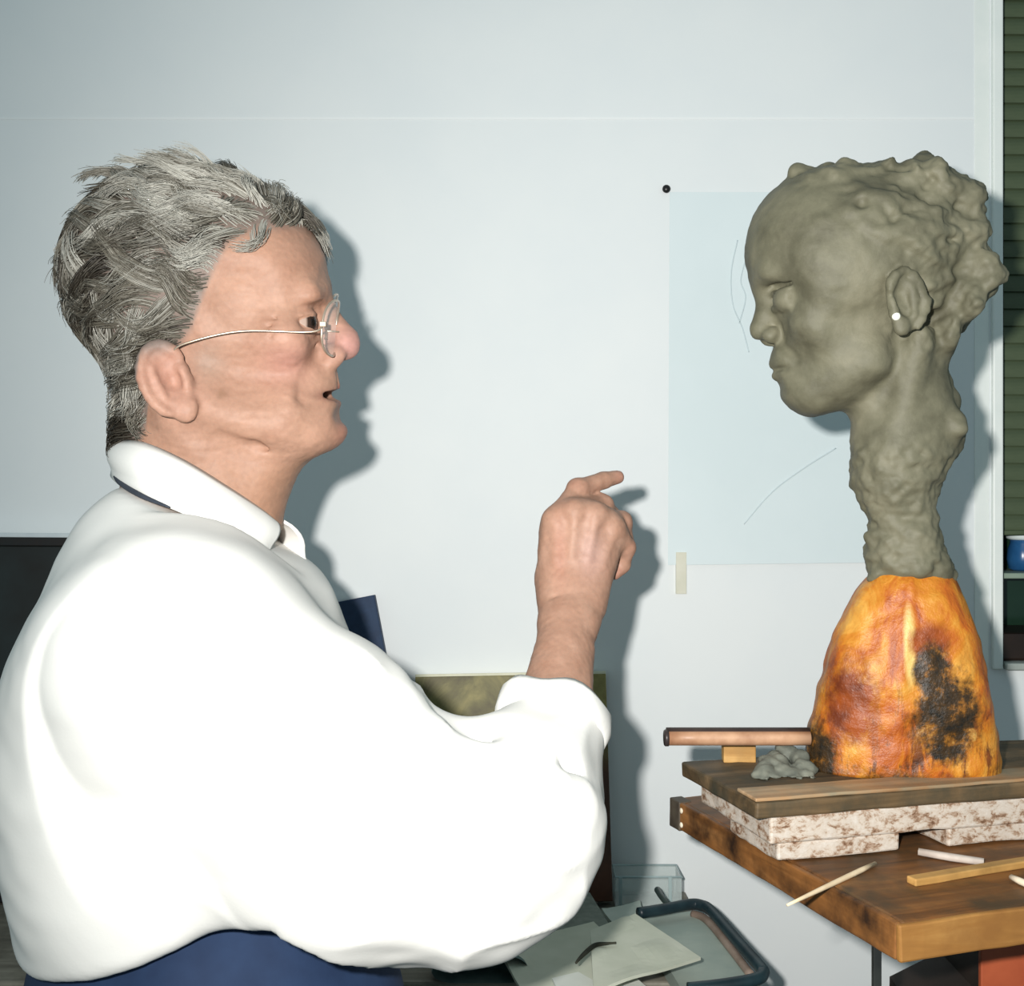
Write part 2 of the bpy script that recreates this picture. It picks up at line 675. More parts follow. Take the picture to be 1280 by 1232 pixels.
# ================================================================== table along the wall and the things on it
TZ = .885
M_tab = wood('table_wood', lin(96, 92, 82), lin(128, 124, 112), lin(146, 142, 128), 'x')
tab = empty('work_table', (-.45, 1.30, 0))
props(tab, 'long low work table along the wall under pictures and papers', 'table')
TX0, TX1, TY0, TY1 = -1.15, .216, 1.175, 1.445
link('table_top', worn_box('table_top', TX0, TX1, TY0, TY1, TZ - .028, TZ, .003, .0006, 20), M_tab, tab)
for (x, y) in ((TX0 + .04, TY0 + .03), (TX1 - .04, TY0 + .03), (TX0 + .04, TY1 - .03), (TX1 - .04, TY1 - .03)):
    bm = bmesh.new()
    box(bm, x - .02, x + .02, y - .02, y + .02, 0, TZ - .026, .003)
    link('leg', bm_mesh('leg', bm), M_tab, tab)


def leaning(name, label, cat, pxc, w, hgt, thick, tilt_deg, roll_deg, dfoot, parts):
    """a flat thing standing on the table, leaning back on the wall; parts(root) adds local meshes: x across, z up, y thickness (front = 0)"""
    x = (pxc - 640) / FPX * dfoot
    o = empty(name, (x, dfoot, TZ + w / 2 * abs(math.sin(math.radians(roll_deg))) + thick * math.sin(math.radians(tilt_deg)) + .0004))
    o.rotation_euler = (math.radians(-tilt_deg), math.radians(roll_deg), 0)
    props(o, label, cat)
    parts(o, w, hgt, thick)
    return o


def loc_link(name, me, mat, root):
    return link(name, me, mat, root, world=False)


# -- the olive painting
def painting_mat():
    m, nt, b = mat_new('olive_painting')
    v = coords(nt, (1, 1, 1))
    f = tex_noise(nt, v, 11, 5, .6, 1.2)
    c = ramp(nt, f, [(.32, lin(66, 56, 26)), (.48, lin(104, 98, 54)), (.62, lin(142, 132, 78)), (.75, lin(96, 80, 44))])
    tc = N(nt, 'ShaderNodeTexCoord')
    sp = N(nt, 'ShaderNodeSeparateXYZ')
    nt.links.new(tc.outputs['Object'], sp.inputs[0])
    r = N(nt, 'ShaderNodeMapRange')
    r.inputs[1].default_value = .20
    r.inputs[2].default_value = .15
    nt.links.new(sp.outputs['Z'], r.inputs[0])
    g = tex_noise(nt, v, 16, 3)
    lower = ramp(nt, g, [(.35, lin(50, 24, 10)), (.65, lin(78, 42, 20))])
    c = mix(nt, r.outputs[0], c, lower)
    nt.links.new(c, b.inputs['Base Color'])
    b.inputs['Roughness'].default_value = .55
    bump(nt, b, tex_noise(nt, v, 300, 2), .3, .0006)
    return m


M_cream = plain('cream_canvas_edge', lin(206, 204, 180), lin(218, 216, 194), 50, .7, .1)


def painting_parts(o, w, h, t):
    bm = bmesh.new()
    box(bm, -w / 2, w / 2, 0, .004, 0, h - .003, .001)
    loc_link('canvas', bm_mesh('canvas', bm), painting_mat(), o)
    bm = bmesh.new()
    box(bm, -w / 2, w / 2, .0005, t, h - .004, h, .0008)
    loc_link('top_edge', bm_mesh('top_edge', bm), M_cream, o)
    Mst = wood('stretcher', lin(88, 62, 34), lin(120, 90, 52), lin(140, 108, 66), 'x')
    for nm, a in (('stretcher_bar', (-w / 2, -w / 2 + .02, .004, t, 0, h - .004)), ('stretcher_bar', (w / 2 - .02, w / 2, .004, t, 0, h - .004)),
                  ('stretcher_bar', (-w / 2 + .02, w / 2 - .02, .004, t, 0, .02))):
        bm = bmesh.new()
        box(bm, *a, .0008)
        loc_link(nm, bm_mesh(nm, bm), Mst, o)


leaning('canvas_painting', 'unframed olive and brown canvas painting leaning on the wall behind the raised arm', 'painting', 643, .235, .272, .018, 9.5, -1.0, 1.385, painting_parts)


# -- dark panel behind her back
def panel_parts(o, w, h, t):
    bm = bmesh.new()
    box(bm, -w / 2 + .012, w / 2 - .012, .001, t, .012, h - .012, .001)
    loc_link('picture', bm_mesh('picture', bm), plain('dark_picture', lin(20, 18, 14), lin(30, 40, 40), 9, .5, .1), o)
    Md = plain('dark_frame', lin(26, 18, 14), lin(20, 22, 22), 30, .5, .1)
    for a in ((-w / 2, w / 2, -.003, t, h - .012, h - .0015), (-w / 2, w / 2, -.003, t, 0, .012), (-w / 2, -w / 2 + .012, -.003, t, .012, h - .012), (w / 2 - .012, w / 2, -.003, t, .012, h - .012)):
        bm = bmesh.new()
        box(bm, *a, .001)
        loc_link('frame_bar', bm_mesh('frame_bar', bm), Md, o)
    bm = bmesh.new()
    box(bm, -w / 2, w / 2, -.003, t + .003, h - .0015, h + .004, .0008)
    loc_link('top_edge', bm_mesh('top_edge', bm), plain('edge_grey', lin(196, 206, 210), lin(206, 214, 216), 40, .6, .1), o)


leaning('dark_panel', 'dark framed panel with pale top edge leaning on the wall behind her back', 'picture', -60, .50, .440, .02, 4, 0.4, 1.395, panel_parts)


# -- navy portfolio
def folio_parts(o, w, h, t):
    Mn = plain('navy_cloth', lin(22, 44, 72), lin(28, 54, 84), 60, .65, .2)
    bm = bmesh.new()
    box(bm, -w / 2, w / 2, 0, .003, 0, h, .001)
    loc_link('front_cover', bm_mesh('front_cover', bm), Mn, o)
    bm = bmesh.new()
    box(bm, -w / 2, w / 2, t - .003, t, 0, h, .001)
    loc_link('back_cover', bm_mesh('back_cover', bm), Mn, o)
    bm = bmesh.new()
    box(bm, w / 2 - .003, w / 2, .003, t - .003, 0, h, .0005)
    loc_link('spine', bm_mesh('spine', bm), Mn, o)
    bm = bmesh.new()
    box(bm, -w / 2 + .002, w / 2 - .003, .003, t - .003, .003, h - .003, .0005)
    loc_link('pages', bm_mesh('pages', bm), plain('pages', lin(206, 210, 206), lin(216, 218, 214), 90, .8, .1), o)


leaning('navy_portfolio', 'navy blue portfolio standing tilted against the wall before her chest', 'portfolio', 452, .16, .344, .016, 3.0, -11, 1.416, folio_parts)

# -- grey clothbound book lying on the table
bk = empty('grey_book', tuple(W(690, 1140, 1.305) * np.array([1, 1, 0]) + np.array([0, 0, TZ])), math.radians(8))
props(bk, 'grey clothbound book lying flat at the foot of the olive painting', 'book')
Mg = plain('grey_cloth', lin(104, 112, 104), lin(122, 130, 120), 90, .8, .3)
for nm, a, mt in (('cover', (-.055, .055, -.055, .055, .0, .003), Mg), ('cover', (-.055, .055, -.055, .055, .022, .025), Mg), ('spine', (-.055, .055, -.055, -.052, .003, .022), Mg),
                  ('pages', (-.053, .053, -.052, .053, .003, .022), plain('book_pages', lin(196, 198, 186), lin(206, 208, 198), 90, .8, .2))):
    bm = bmesh.new()
    box(bm, *a, .0008)
    loc_link(nm, bm_mesh(nm, bm), mt, bk)


# -- papers
def sheet(name, label, corners, z, t=.0012, lift=None, mat=None, seed=0, group=None):
    """paper given by four pixel corners on the plane at height z, each with a lift"""
    d = [(ZC - z) * FPX / (py - 616) for (_, py) in corners]
    C = [np.array([(px - 640) / FPX * dd, dd, z]) for (px, _), dd in zip(corners, d)]
    if lift:
        for q, l in zip(C, lift): q[2] += l
    n = 14
    bm = bmesh.new()
    G = []
    for j in range(n + 1):
        row = []
        for i in range(n + 1):
            u, v = i / n, j / n
            p = (C[0] * (1 - u) + C[1] * u) * (1 - v) + (C[3] * (1 - u) + C[2] * u) * v
            w = float(noise(np.array([[u * 3 + seed, v * 3, seed]]), seed)[0])
            row.append(bm.verts.new((p[0], p[1], p[2] + .0028 * max(w, 0))))
        G.append(row)
    for j in range(n):
        for i in range(n):
            bm.faces.new((G[j][i], G[j][i + 1], G[j + 1][i + 1], G[j + 1][i]))
    bmesh.ops.recalc_face_normals(bm, faces=bm.faces[:])
    shell(bm, t)
    o = link(name, bm_mesh(name, bm, False), mat)
    props(o, label, 'paper', group)
    return o


M_sh1 = plain('paper_beige', lin(178, 184, 166), lin(196, 200, 184), 14, .75, .1)
M_sh2 = plain('paper_grey', lin(168, 180, 170), lin(186, 196, 186), 14, .75, .1)
M_sh3 = plain('paper_white', lin(206, 212, 204), lin(218, 222, 214), 14, .7, .1)
sheet('paper_bag', 'crumpled beige paper lying beside the grey book under the elbow', [(618, 1188), (742, 1170), (800, 1222), (664, 1256)], TZ + .012, .004, (.006, .016, .014, 0), M_sh1, 3)
sheet('drawing_paper', 'pale stack of grey paper lying behind the beige papers', [(752, 1136), (800, 1127), (806, 1150), (772, 1168)], TZ + .018, .012, (0, 0, .004, .006), M_sh2, 5)
sheet('cream_card', 'cream card with a dark cord on it, topmost of the papers', [(738, 1168), (794, 1146), (876, 1196), (742, 1238)], TZ + .040, .003, (.002, .004, 0, 0), M_sh1, 8)
sheet('white_card', 'white card lying lowest at the near end of the papers', [(690, 1222), (770, 1203), (830, 1250), (720, 1285)], TZ + .020, .003, (0, 0, 0, 0), M_sh3, 9)
cp = [(720, 1203), (730, 1192), (744, 1181), (758, 1179), (770, 1178)]
dz = TZ + .0450
P = catmull([np.array([(a - 640) / FPX * ((ZC - dz) * FPX / (b - 616)), (ZC - dz) * FPX / (b - 616), dz]) for a, b in cp], 6)
props(link('cord', tube_mesh('cord', P, [.0012 + .0012 * math.sin(math.pi * min(1, i / len(P) * 1.2)) for i in range(len(P))], 8), plain('cord_dark', lin(44, 46, 36), lin(60, 60, 48), 60, .8, .2)),
      'short dark curved cord lying on the cream card', 'cord')

# -- tubular tray
M_tube = plain('teal_black_metal', lin(22, 38, 44), lin(34, 54, 60), 30, .4, .05)
tzr = TZ + .014


def onz(px, py, z):
    d = (ZC - z) * FPX / (py - 616)
    return np.array([(px - 640) / FPX * d, d, z])


tr = empty('tube_tray', tuple(onz(860, 1180, TZ)))
props(tr, 'grey tray with dark tubular metal rim lying at the end of the table', 'tray')
zt2 = TZ + .030
loop = [onz(798, 1141, zt2), onz(830, 1136, zt2), onz(862, 1130, zt2), onz(876, 1131, zt2), onz(890, 1139, zt2), onz(922, 1176, zt2), onz(950, 1208, zt2), onz(954, 1216, zt2 - .001), onz(944, 1224, zt2 - .002), onz(905, 1231, zt2 - .004), onz(860, 1236, zt2 - .006)]
link('rim', tube_mesh('rim', catmull(loop, 6), .0062, 12), M_tube, tr)
bm = bmesh.new()
qs = [onz(797, 1146, TZ + .016), onz(868, 1138, TZ + .016), onz(950, 1222, TZ + .016), onz(852, 1236, TZ + .016)]
a = [bm.verts.new(q) for q in qs]
b2 = [bm.verts.new(q - np.array([0, 0, .0155])) for q in qs]
bm.faces.new(a)
bm.faces.new(b2[::-1])
for i in range(4):
    bm.faces.new((a[i], b2[i], b2[(i + 1) % 4], a[(i + 1) % 4]))
link('panel', bm_mesh('panel', bm), plain('tray_grey', lin(142, 156, 148), lin(158, 170, 160), 20, .6, .1), tr)
inner = [onz(866, 1142, TZ + .018), onz(884, 1150, TZ + .019), onz(914, 1186, TZ + .019), onz(938, 1218, TZ + .018)]
link('inner_lip', tube_mesh('inner_lip', catmull(inner, 6), .0045, 8), plain('lip_brown', lin(120, 104, 92), lin(146, 130, 118), 30, .6, .1), tr)
cl = link('bulldog_clip', tube_mesh('bulldog_clip', catmull([onz(822, 1112, TZ + .034), onz(828, 1122, TZ + .036), onz(836, 1131, TZ + .033)], 5), [.004 - .0001 * i for i in range(11)], 10), plain('clip_dark', lin(40, 52, 50), lin(58, 70, 66), 40, .4, .1))
props(cl, 'small dark clip at the rim of the tubular tray', 'clip')
cl.location.z -= .0

# -- clear plastic box
m, nt, b = mat_new('clear_plastic')
b.inputs['Base Color'].default_value = lin(214, 226, 224)
b.inputs['Roughness'].default_value = .15
b.inputs['Alpha'].default_value = .32
M_clear = m
M_edge = plain('plastic_edge', lin(150, 170, 172), lin(164, 182, 182), 40, .25, 0)
bx0, bx1 = (768 - 640) / FPX * 1.40, (850 - 640) / FPX * 1.40
zb = ZC - (1096 - 616) / FPX * 1.385
cb = empty('plastic_box', ((bx0 + bx1) / 2, 1.40, TZ))
props(cb, 'small clear plastic box against the wall behind the papers', 'box')
for nm, a in (('side', (bx0, bx1, 1.385, 1.3865, TZ, zb)), ('side', (bx0, bx1, 1.4285, 1.43, TZ, zb)), ('side', (bx0, bx0 + .0015, 1.3865, 1.4285, TZ, zb)), ('side', (bx1 - .0015, bx1, 1.3865, 1.4285, TZ, zb)),
              ('bottom', (bx0, bx1, 1.385, 1.43, TZ, TZ + .0015))):
    bm = bmesh.new()
    box(bm, *a)
    link(nm, bm_mesh(nm, bm), M_clear, cb)
link('rim', tube_mesh('rim', [(bx0, 1.385, zb), (bx1, 1.385, zb), (bx1, 1.43, zb), (bx0, 1.43, zb)], .0013, 6, closed=True), M_edge, cb)
for x in (bx0 + .004, bx1 - .016):
    bm = bmesh.new()
    box(bm, x, x + .004, 1.3835, 1.3852, TZ, zb, .0004)
    link('corner_rib', bm_mesh('corner_rib', bm), M_edge, cb)

# -- folded teal cloth
v = Vol((-.12, 1.17, TZ - .01), (.03, 1.30, TZ + .06), .003)
c = onz(612, 1225, TZ + .012)
v.ell(c + np.array([-.01, .03, -.002]), (.05, .045, .013), .0)
v.ell(c + np.array([.005, .015, .006]), (.032, .03, .010), .01)
v.plane((0, 0, -1), (0, 0, TZ + .0003))
V, Q = v.extract()
V = V + (noise(V * 60, 3) * .003)[:, None] * np.array([0, 0, 1.0]) * (V[:, 2:3] > TZ + .004)
props(link('folded_rag', np_mesh('folded_rag', V, Q), plain('teal_rag', lin(74, 96, 96), lin(98, 118, 114), 40, .85, .3)), 'crumpled grey teal rag on the table under the elbow', 'rag')

# ================================================================== modelling stand, boards
ZU = ZC - .234      # top of the upper board
ZL = ZC - .284      # top of the lower board
M_board = wood('lower_board_wood', lin(52, 34, 18), lin(112, 72, 36), lin(146, 100, 54), 'x', .8, .55, lin(70, 56, 38))
M_board_edge = wood('board_edge_wood', lin(96, 64, 30), lin(142, 100, 50), lin(168, 128, 72), 'x', .8, .5, lin(128, 88, 44))
M_board_side = wood('board_side_wood', lin(70, 44, 22), lin(128, 84, 42), lin(160, 112, 64), 'y', .8, .55, lin(44, 28, 16))
M_up = wood('upper_board_wood', lin(50, 40, 26), lin(90, 72, 48), lin(120, 98, 70), 'x', .8, .65, lin(58, 56, 44))


def paint_edge_mat():
    m, nt, b = mat_new('flaking_white_paint')
    v = coords(nt, (1, 1, 1.6))
    f = tex_noise(nt, v, 75, 7, .75, .3)
    c = ramp(nt, f, [(.36, lin(96, 66, 44)), (.43, lin(148, 122, 100)), (.50, lin(184, 172, 158)), (.72, lin(200, 194, 186))])
    nt.links.new(c, b.inputs['Base Color'])
    b.inputs['Roughness'].default_value = .7
    bump(nt, b, f, .5, .0016)
    return m


M_flake = paint_edge_mat()
lb = empty('lower_board', (.255, .7626, ZL - .026), math.radians(18.5))
props(lb, 'thick brown wooden board lying lowest under the clay bust', 'board')
link('board', worn_box('board', 0.004, .46, .004, .337, 0, .026, .0025, .0007, 16, 3), M_board, lb, world=False)
link('front_edge', worn_box('front_edge', 0, .46, 0, .005, .0005, .0258, .0015, .0004, 16, 6), M_board_edge, lb, world=False)
link('side_edge', worn_box('side_edge', 0, .005, .0048, .325, .0005, .0258, .0015, .0004, 16, 7), M_board_side, lb, world=False)
link('end_cleat', worn_box('end_cleat', -.001, .012, .318, .338, -.0005, .0265, .0012, .0003, 6, 8), plain('end_dark', lin(58, 50, 42), lin(84, 76, 64), 50, .6, .2), lb, world=False)
for z in (.007, .020):
    bm = bmesh.new()
    bmesh.ops.create_uvsphere(bm, u_segments=10, v_segments=6, radius=.0026)
    for q in bm.verts: q.co = Vector((q.co.x * .5 - .0012, q.co.y + .313, q.co.z + z))
    link('nail_head', bm_mesh('nail_head', bm, True), plain('nail', lin(210, 196, 170), lin(226, 216, 196), 50, .4, 0), lb, world=False)

ub = empty('upper_board', (.184, .877, ZU - .0495), math.radians(15))
props(ub, 'worn upper board with flaking white paint on its edge carrying the bust', 'board')
link('top_plank', worn_box('top_plank', 0, .40, 0, .140, .0365, .0495, .002, .0007, 16, 11), M_up, ub, world=False)
link('painted_plank', worn_box('painted_plank', .014, .395, .003, .13, .0155, .0365, .002, .0010, 20, 12), M_flake, ub, world=False)
for x0, x1 in ((.022, .128), (.172, .30)):
    link('foot_block', worn_box('foot_block', x0, x1, .006, .09, .0010, .0155, .002, .0007, 10, 13), M_flake, ub, world=False)

sl = empty('thin_slat', (.184, .877, ZU), math.radians(15))
props(sl, 'thin pale wooden slat lying along the front of the upper board', 'slat')
link('strip', worn_box('strip', .001, .39, .001, .034, .0000, .0028, .0009, .0003, 16, 21), wood('slat_wood', lin(118, 86, 56), lin(168, 134, 98), lin(196, 166, 130), 'x', .8, .55, lin(128, 124, 104)), sl, world=False)

# strip of wood and sticks on the lower board
M_lath = wood('lath_wood', lin(140, 100, 50), lin(186, 144, 84), lin(208, 172, 112), 'x', .9, .5, lin(150, 116, 66))
a0, a1 = onz(1140, 1106, ZL), onz(1284, 1082, ZL)
dirv = (a1 - a0)
ang = math.atan2(dirv[1], dirv[0])
la = empty('lath', tuple(a0), ang)
props(la, 'pale ochre lath lying on the lower board in front of the foot blocks', 'lath')
link('strip', worn_box('strip', 0, .20, -.004, .006, 0, .0055, .001, .0003, 12, 31), M_lath, la, world=False)
s0, s1 = onz(984, 1131, ZL + .0022), onz(1094, 1079, ZL + .0022)
stk = link('modelling_stick', tube_mesh('modelling_stick', [s0 + (s1 - s0) * t for t in np.linspace(0, 1, 7)], [.0009, .0014, .0017, .0019, .0020, .0020, .0016], 10), plain('stick_pale', lin(206, 184, 150), lin(222, 204, 172), 60, .5, .1))
props(stk, 'thin pale modelling stick poking out over the edge of the lower board', 'stick')
s0, s1 = onz(1264, 1096, ZL + .003), onz(1300, 1112, ZL + .003)
stk = link('short_stick', tube_mesh('short_stick', [s0 + (s1 - s0) * t for t in np.linspace(0, 1, 4)], [.0022, .0026, .0026, .0026], 10), plain('stick_white', lin(214, 200, 176), lin(226, 214, 192), 60, .5, .1))
props(stk, 'short thick pale stick in front of the lath on the lower board', 'stick')
c = onz(1190, 1079, ZL)
stk = link('wedge_stick', tube_mesh('wedge_stick', [c + np.array([-.02, .016, .004]), c + np.array([.0, .004, .0035]), c + np.array([.022, -.006, .003])], [.003, .0033, .003], 6), plain('stick_grey', lin(168, 156, 146), lin(188, 178, 168), 60, .6, .1))
props(stk, 'greyish stick lying between the two foot blocks', 'stick')

# dowel, its prop block, clay lump on the upper board
M_dow = wood('dowel_wood', lin(128, 86, 60), lin(168, 126, 96), lin(188, 150, 120), 'x', .6, .45, lin(140, 100, 74))
d0, d1 = W(830, 922, .985), W(1012, 922, .985)
dw = empty('wooden_dowel', tuple(d0))
props(dw, 'round wooden dowel with dark back poking out past the upper board', 'dowel')
link('shaft', tube_mesh('shaft', [d0 + (d1 - d0) * t for t in np.linspace(0.012, 1, 6)], .0064, 20), M_dow, dw)
link('end_ring', tube_mesh('end_ring', [d0 + (d1 - d0) * t for t in (0, .008, .03)], [.0062, .0071, .0071], 20), plain('dowel_ring', lin(46, 40, 40), lin(62, 54, 52), 40, .4, .05), dw)
link('dark_back', tube_mesh('dark_back', [d0 + (d1 - d0) * t + np.array([0, .0026, .0022]) for t in np.linspace(0.02, 1, 6)], .0062, 20), plain('dowel_dark', lin(44, 34, 32), lin(62, 50, 46), 40, .45, .05), dw)
c = onz(926, 951, ZU)
bl = link('prop_block', worn_box('prop_block', c[0] - .016, c[0] + .012, c[1] - .006, c[1] + .006, ZU - .0002, d0[2] - .0063, .001, .0003, 6, 41), M_lath)
bl.location.y = 0
props(bl, 'little wooden block under the dowel on the upper board', 'block')

v = Vol((.18, .90, ZU - .01), (.32, 1.06, ZU + .06), .0022)
for i in range(60):
    a = rng.random(3)
    px, py = 950 + 66 * a[0], 984 - 58 * a[1] * (1 - 1.2 * abs(a[0] - .5))
    d = .985 - .04 * (py - 945) / 40
    v.ell(W(px, py, d), rng.uniform(.004, .009, 3), .003)
v.plane((0, 0, -1), (0, 0, ZU + .0002), .0)
V, Q = v.extract()
V = V + normals_of(V, Q) * (noise(V * 110, 5) * .0022 + noise(V * 260, 6) * .0014)[:, None]
V[:, 2] = np.maximum(V[:, 2], ZU)
props(link('clay_lump', np_mesh('clay_lump', V, Q), plain('clay_lump', lin(88, 92, 84), lin(118, 120, 108), 70, .7, .4)), 'rough grey clay scraps heaped beside the foot of the bust', 'clay')

# stand below
M_iron = plain('black_iron', lin(20, 24, 24), lin(34, 38, 36), 40, .5, .1)
M_red = plain('red_brown_paint', lin(138, 62, 34), lin(158, 78, 46), 20, .55, .1)
st = empty('modelling_stand', (.40, .93, 0))
props(st, 'black iron stand with red brown skirt under the boards', 'stand')
zb = ZL - .026
legs = [(.252, .802), (.60, .905), (.385, 1.04), (.56, 1.10)]
for (x, y) in legs:
    bm = bmesh.new()
    box(bm, x - .0028, x + .0028, y - .0028, y + .0028, 0, zb, .0006)
    link('leg', bm_mesh('leg', bm), M_iron, st)
for i, j in ((0, 1), (1, 3), (3, 2), (2, 0)):
    a, b2 = legs[i], legs[j]
    link('rail', tube_mesh('rail', [(a[0], a[1], zb - .003), (b2[0], b2[1], zb - .003)], .003, 6), M_iron, st)
bm = bmesh.new()
rings = []
for z, x0, x1, y0, y1 in ((zb - .0006, .376, .60, .93, 1.02), (.977, .376, .60, .93, 1.02), (.955, .332, .64, .885, 1.02), (.0, .322, .65, .875, 1.04)):
    rings.append([bm.verts.new(q) for q in ((x0, y0, z), (x1, y0, z), (x1, y1, z), (x0, y1, z))])
for a, b2 in zip(rings, rings[1:]):
    for k in range(4): bm.faces.new((a[k], a[(k + 1) % 4], b2[(k + 1) % 4], b2[k]))
bm.faces.new(rings[0])
bm.faces.new(rings[-1][::-1])
link('pedestal', bm_mesh('pedestal', bm), plain('pedestal_dark', lin(26, 20, 16), lin(38, 28, 22), 25, .6, .1), st)
bm = bmesh.new()
box(bm, .374, .60, .925, .931, .972, zb - .006, .001)
link('red_panel', bm_mesh('red_panel', bm), M_red, st)

# ================================================================== the clay bust
DB = .985
SB = DB / FPX
TH = math.radians(-7)
bc = W(1130, 616, DB)
bust = empty('clay_bust', (bc[0], DB, ZU), TH)
props(bust, 'grey clay portrait bust of a woman in profile on an orange stained plinth', 'sculpture')


def B(px, py, lat=0.0):
    """bust coordinates: x along the profile, y lateral (negative = towards the lens), z up from the board"""
    return np.array([(px - 1130) * SB * .975, lat, (616 - py) * SB + ZC - ZU])


v = Vol(B(905, 770, -.115), B(1275, 170, .115), .0019)
Ry = lambda a: np.array([[math.cos(a), 0, math.sin(a)], [0, 1, 0], [-math.sin(a), 0, math.cos(a)]])
Rz = lambda a: np.array([[math.cos(a), -math.sin(a), 0], [math.sin(a), math.cos(a), 0], [0, 0, 1]])
k2 = SB
v.ell(B(1076, 318), (134 * k2, .070, 110 * k2))
v.ell(B(1006, 300), (62 * k2, .054, 72 * k2), .03)
v.ell(B(1050, 418), (74 * k2, .050, 94 * k2), .022)
v.ell(B(1002, 462), (34 * k2, .027, 32 * k2), .018)
v.ell(B(1008, 489), (27 * k2, .021, 23 * k2), .018)
for s in (-1, 1):
    v.cap(B(1080, 456, s * .041), B(1018, 492, s * .018), .012, .011, .024)
    v.ell(B(1010, 412, s * .040), (.018, .015, .018), .018)
    v.ell(B(962, 466, s * .050), (.026, .021, .026), .018, 'sub')
    v.ell(B(1040, 345, s * .055), (.03, .012, .03), .02)
# brow, eyes, nose
v.cap(B(960, 346, -.030), B(957, 348, 0), .0085, .0085, .012)
v.cap(B(960, 346, .030), B(957, 348, 0), .0085, .0085, .012)
for s in (-1, 1):
    v.ell(B(952, 373, s * .031), (.021, .021, .0110), .007, 'sub')
    v.ell(B(982, 378, s * .028), (.0138, .0150, .0112), .002)
    v.cap(B(964, 367, s * .016), B(978, 369, s * .042), .0030, .0028, .003)
    v.cap(B(964, 387, s * .018), B(980, 388, s * .040), .0022, .0022, .004)
    v.cap(B(962, 376, s * .018), B(980, 378, s * .042), .0015, .0006, .002, 'sub')
    v.cap(B(962, 359, s * .017), B(984, 360, s * .044), .0026, .0010, .006, 'sub')
v.cap(B(960, 362), B(951, 405), .0072, .0085, .012)
v.ell(B(949, 411), (.0088, .0080, .0082), .004)
for s in (-1, 1):
    v.ell(B(963, 418, s * .0095), (.0090, .0062, .0068), .003)
    v.cap(B(972, 408, s * .0150), B(975, 424, s * .0150), .0014, .0014, .005, 'sub')
    v.ell(B(955, 426, s * .005), (.004, .003, .0025), .002, 'sub')
v.ell(B(981, 446), (15 * k2, .019, 17 * k2), .010)
for s in (-1, 1):
    v.cap(B(970, 453), B(984, 460, s * .021), .0056, .0030, .003)
    v.cap(B(973, 470), B(985, 463, s * .019), .0062, .0034, .003)
    v.cap(B(962, 461), B(982, 461.5, s * .026), .0018, .0012, .003, 'sub')
    v.cap(B(970, 427, s * .015), B(990, 452, s * .028), .0014, .0003, .008, 'sub')
v.cap(B(966, 483, -.012), B(966, 483, .012), .0035, .0035, .010, 'sub')
# neck
v.cap(B(1128, 450), B(1136, 545), .036, .034, .012)
v.cap(B(1100, 490), B(1112, 600), .027, .026, .010)
for s in (-1, 1):
    v.cap(B(1138, 430, s * .038), B(1104, 580, s * .020), .011, .009, .010)
v.cap(B(1150, 520), B(1172, 545), .026, .020, .02)
v.cap(B(1122, 580), B(1130, 650), .036, .026, .02)
v.ell(B(1132, 690), (.030, .030, .034), .015)
v.cap(B(1110, 690), B(1160, 720), .016, .017, .012)
v.cap(B(1098, 668, -.004), B(1086, 672, -.006), .006, .004, .004)
v.ell(B(1168, 712), (.012, .02, .022), .01)
v.ell(B(1102, 700), (.010, .018, .016), .01)
# ears
for s in (-1, 1):
    Re = Ry(math.radians(-10)) @ Rz(s * math.radians(-20))
    c = B(1110, 392, s * .066)
    v.cap(B(1092, 372, s * .066), B(1095, 420, s * .066), .004, .003, .006, 'sub')
    v.ell(c, (.0165, .0060, .0255), .003, R=Re)
    v.ell(c + Re @ np.array([-.003, s * .0065, 0]), (.0100, .0060, .0170), .002, 'sub', R=Re)
    rim = [c + Re @ np.array([-.0145 * math.cos(t) * -1, s * .004, .0235 * math.sin(t)]) for t in np.linspace(-1.2, 2.7, 12)]
    v.chain(rim, [.0034] * 12, .002, kj=.002)
    v.cap(c + Re @ np.array([.006, s * .004, .012]), c + Re @ np.array([.004, s * .003, -.012]), .003, .0025, .003)
    v.ell(c + Re @ np.array([-.008, s * .002, -.020]), (.0065, .0045, .0080), .004)
    v.cap(c + Re @ np.array([-.013, s * .003, .002]), c + Re @ np.array([-.012, s * .003, -.008]), .003, .003, .003)
# hair lumps
hr = np.random.default_rng(5)
def lump(px, py, lat, r, k=.008): v.ell(B(px, py, lat), np.array(r), k, R=Ry(hr.uniform(0, 3)) @ Rz(hr.uniform(-.6, .6)))
for (px, py, r) in ((1004, 224, 11), (1030, 217, 12), (1060, 214, 14), (1095, 213, 15), (1130, 212, 16), (1160, 224, 20), (1185, 238, 20), (1202, 258, 20), (1200, 295, 22), (1212, 330, 20), (1220, 355, 20), (1200, 385, 20), (1178, 410, 22)):
    for lat in (-.03, 0, .03):
        lump(px + hr.uniform(-5, 5), py + hr.uniform(-3, 6) + abs(lat) * 300, lat + hr.uniform(-.008, .008), np.array([r * k2 * hr.uniform(.7, 1.2), .016, r * k2 * hr.uniform(.5, .8)]), .010 if px < 1150 else .016)
v.ell(B(1216, 356), (25 * k2, .030, 28 * k2), .008)
v.ell(B(1190, 370), (30 * k2, .034, 34 * k2), .01)
v.cap(B(1190, 232), B(1222, 250, -.005), .008, .006, .005)
v.cap(B(992, 214, -.012), B(1010, 222, -.012), .007, .009, .006)
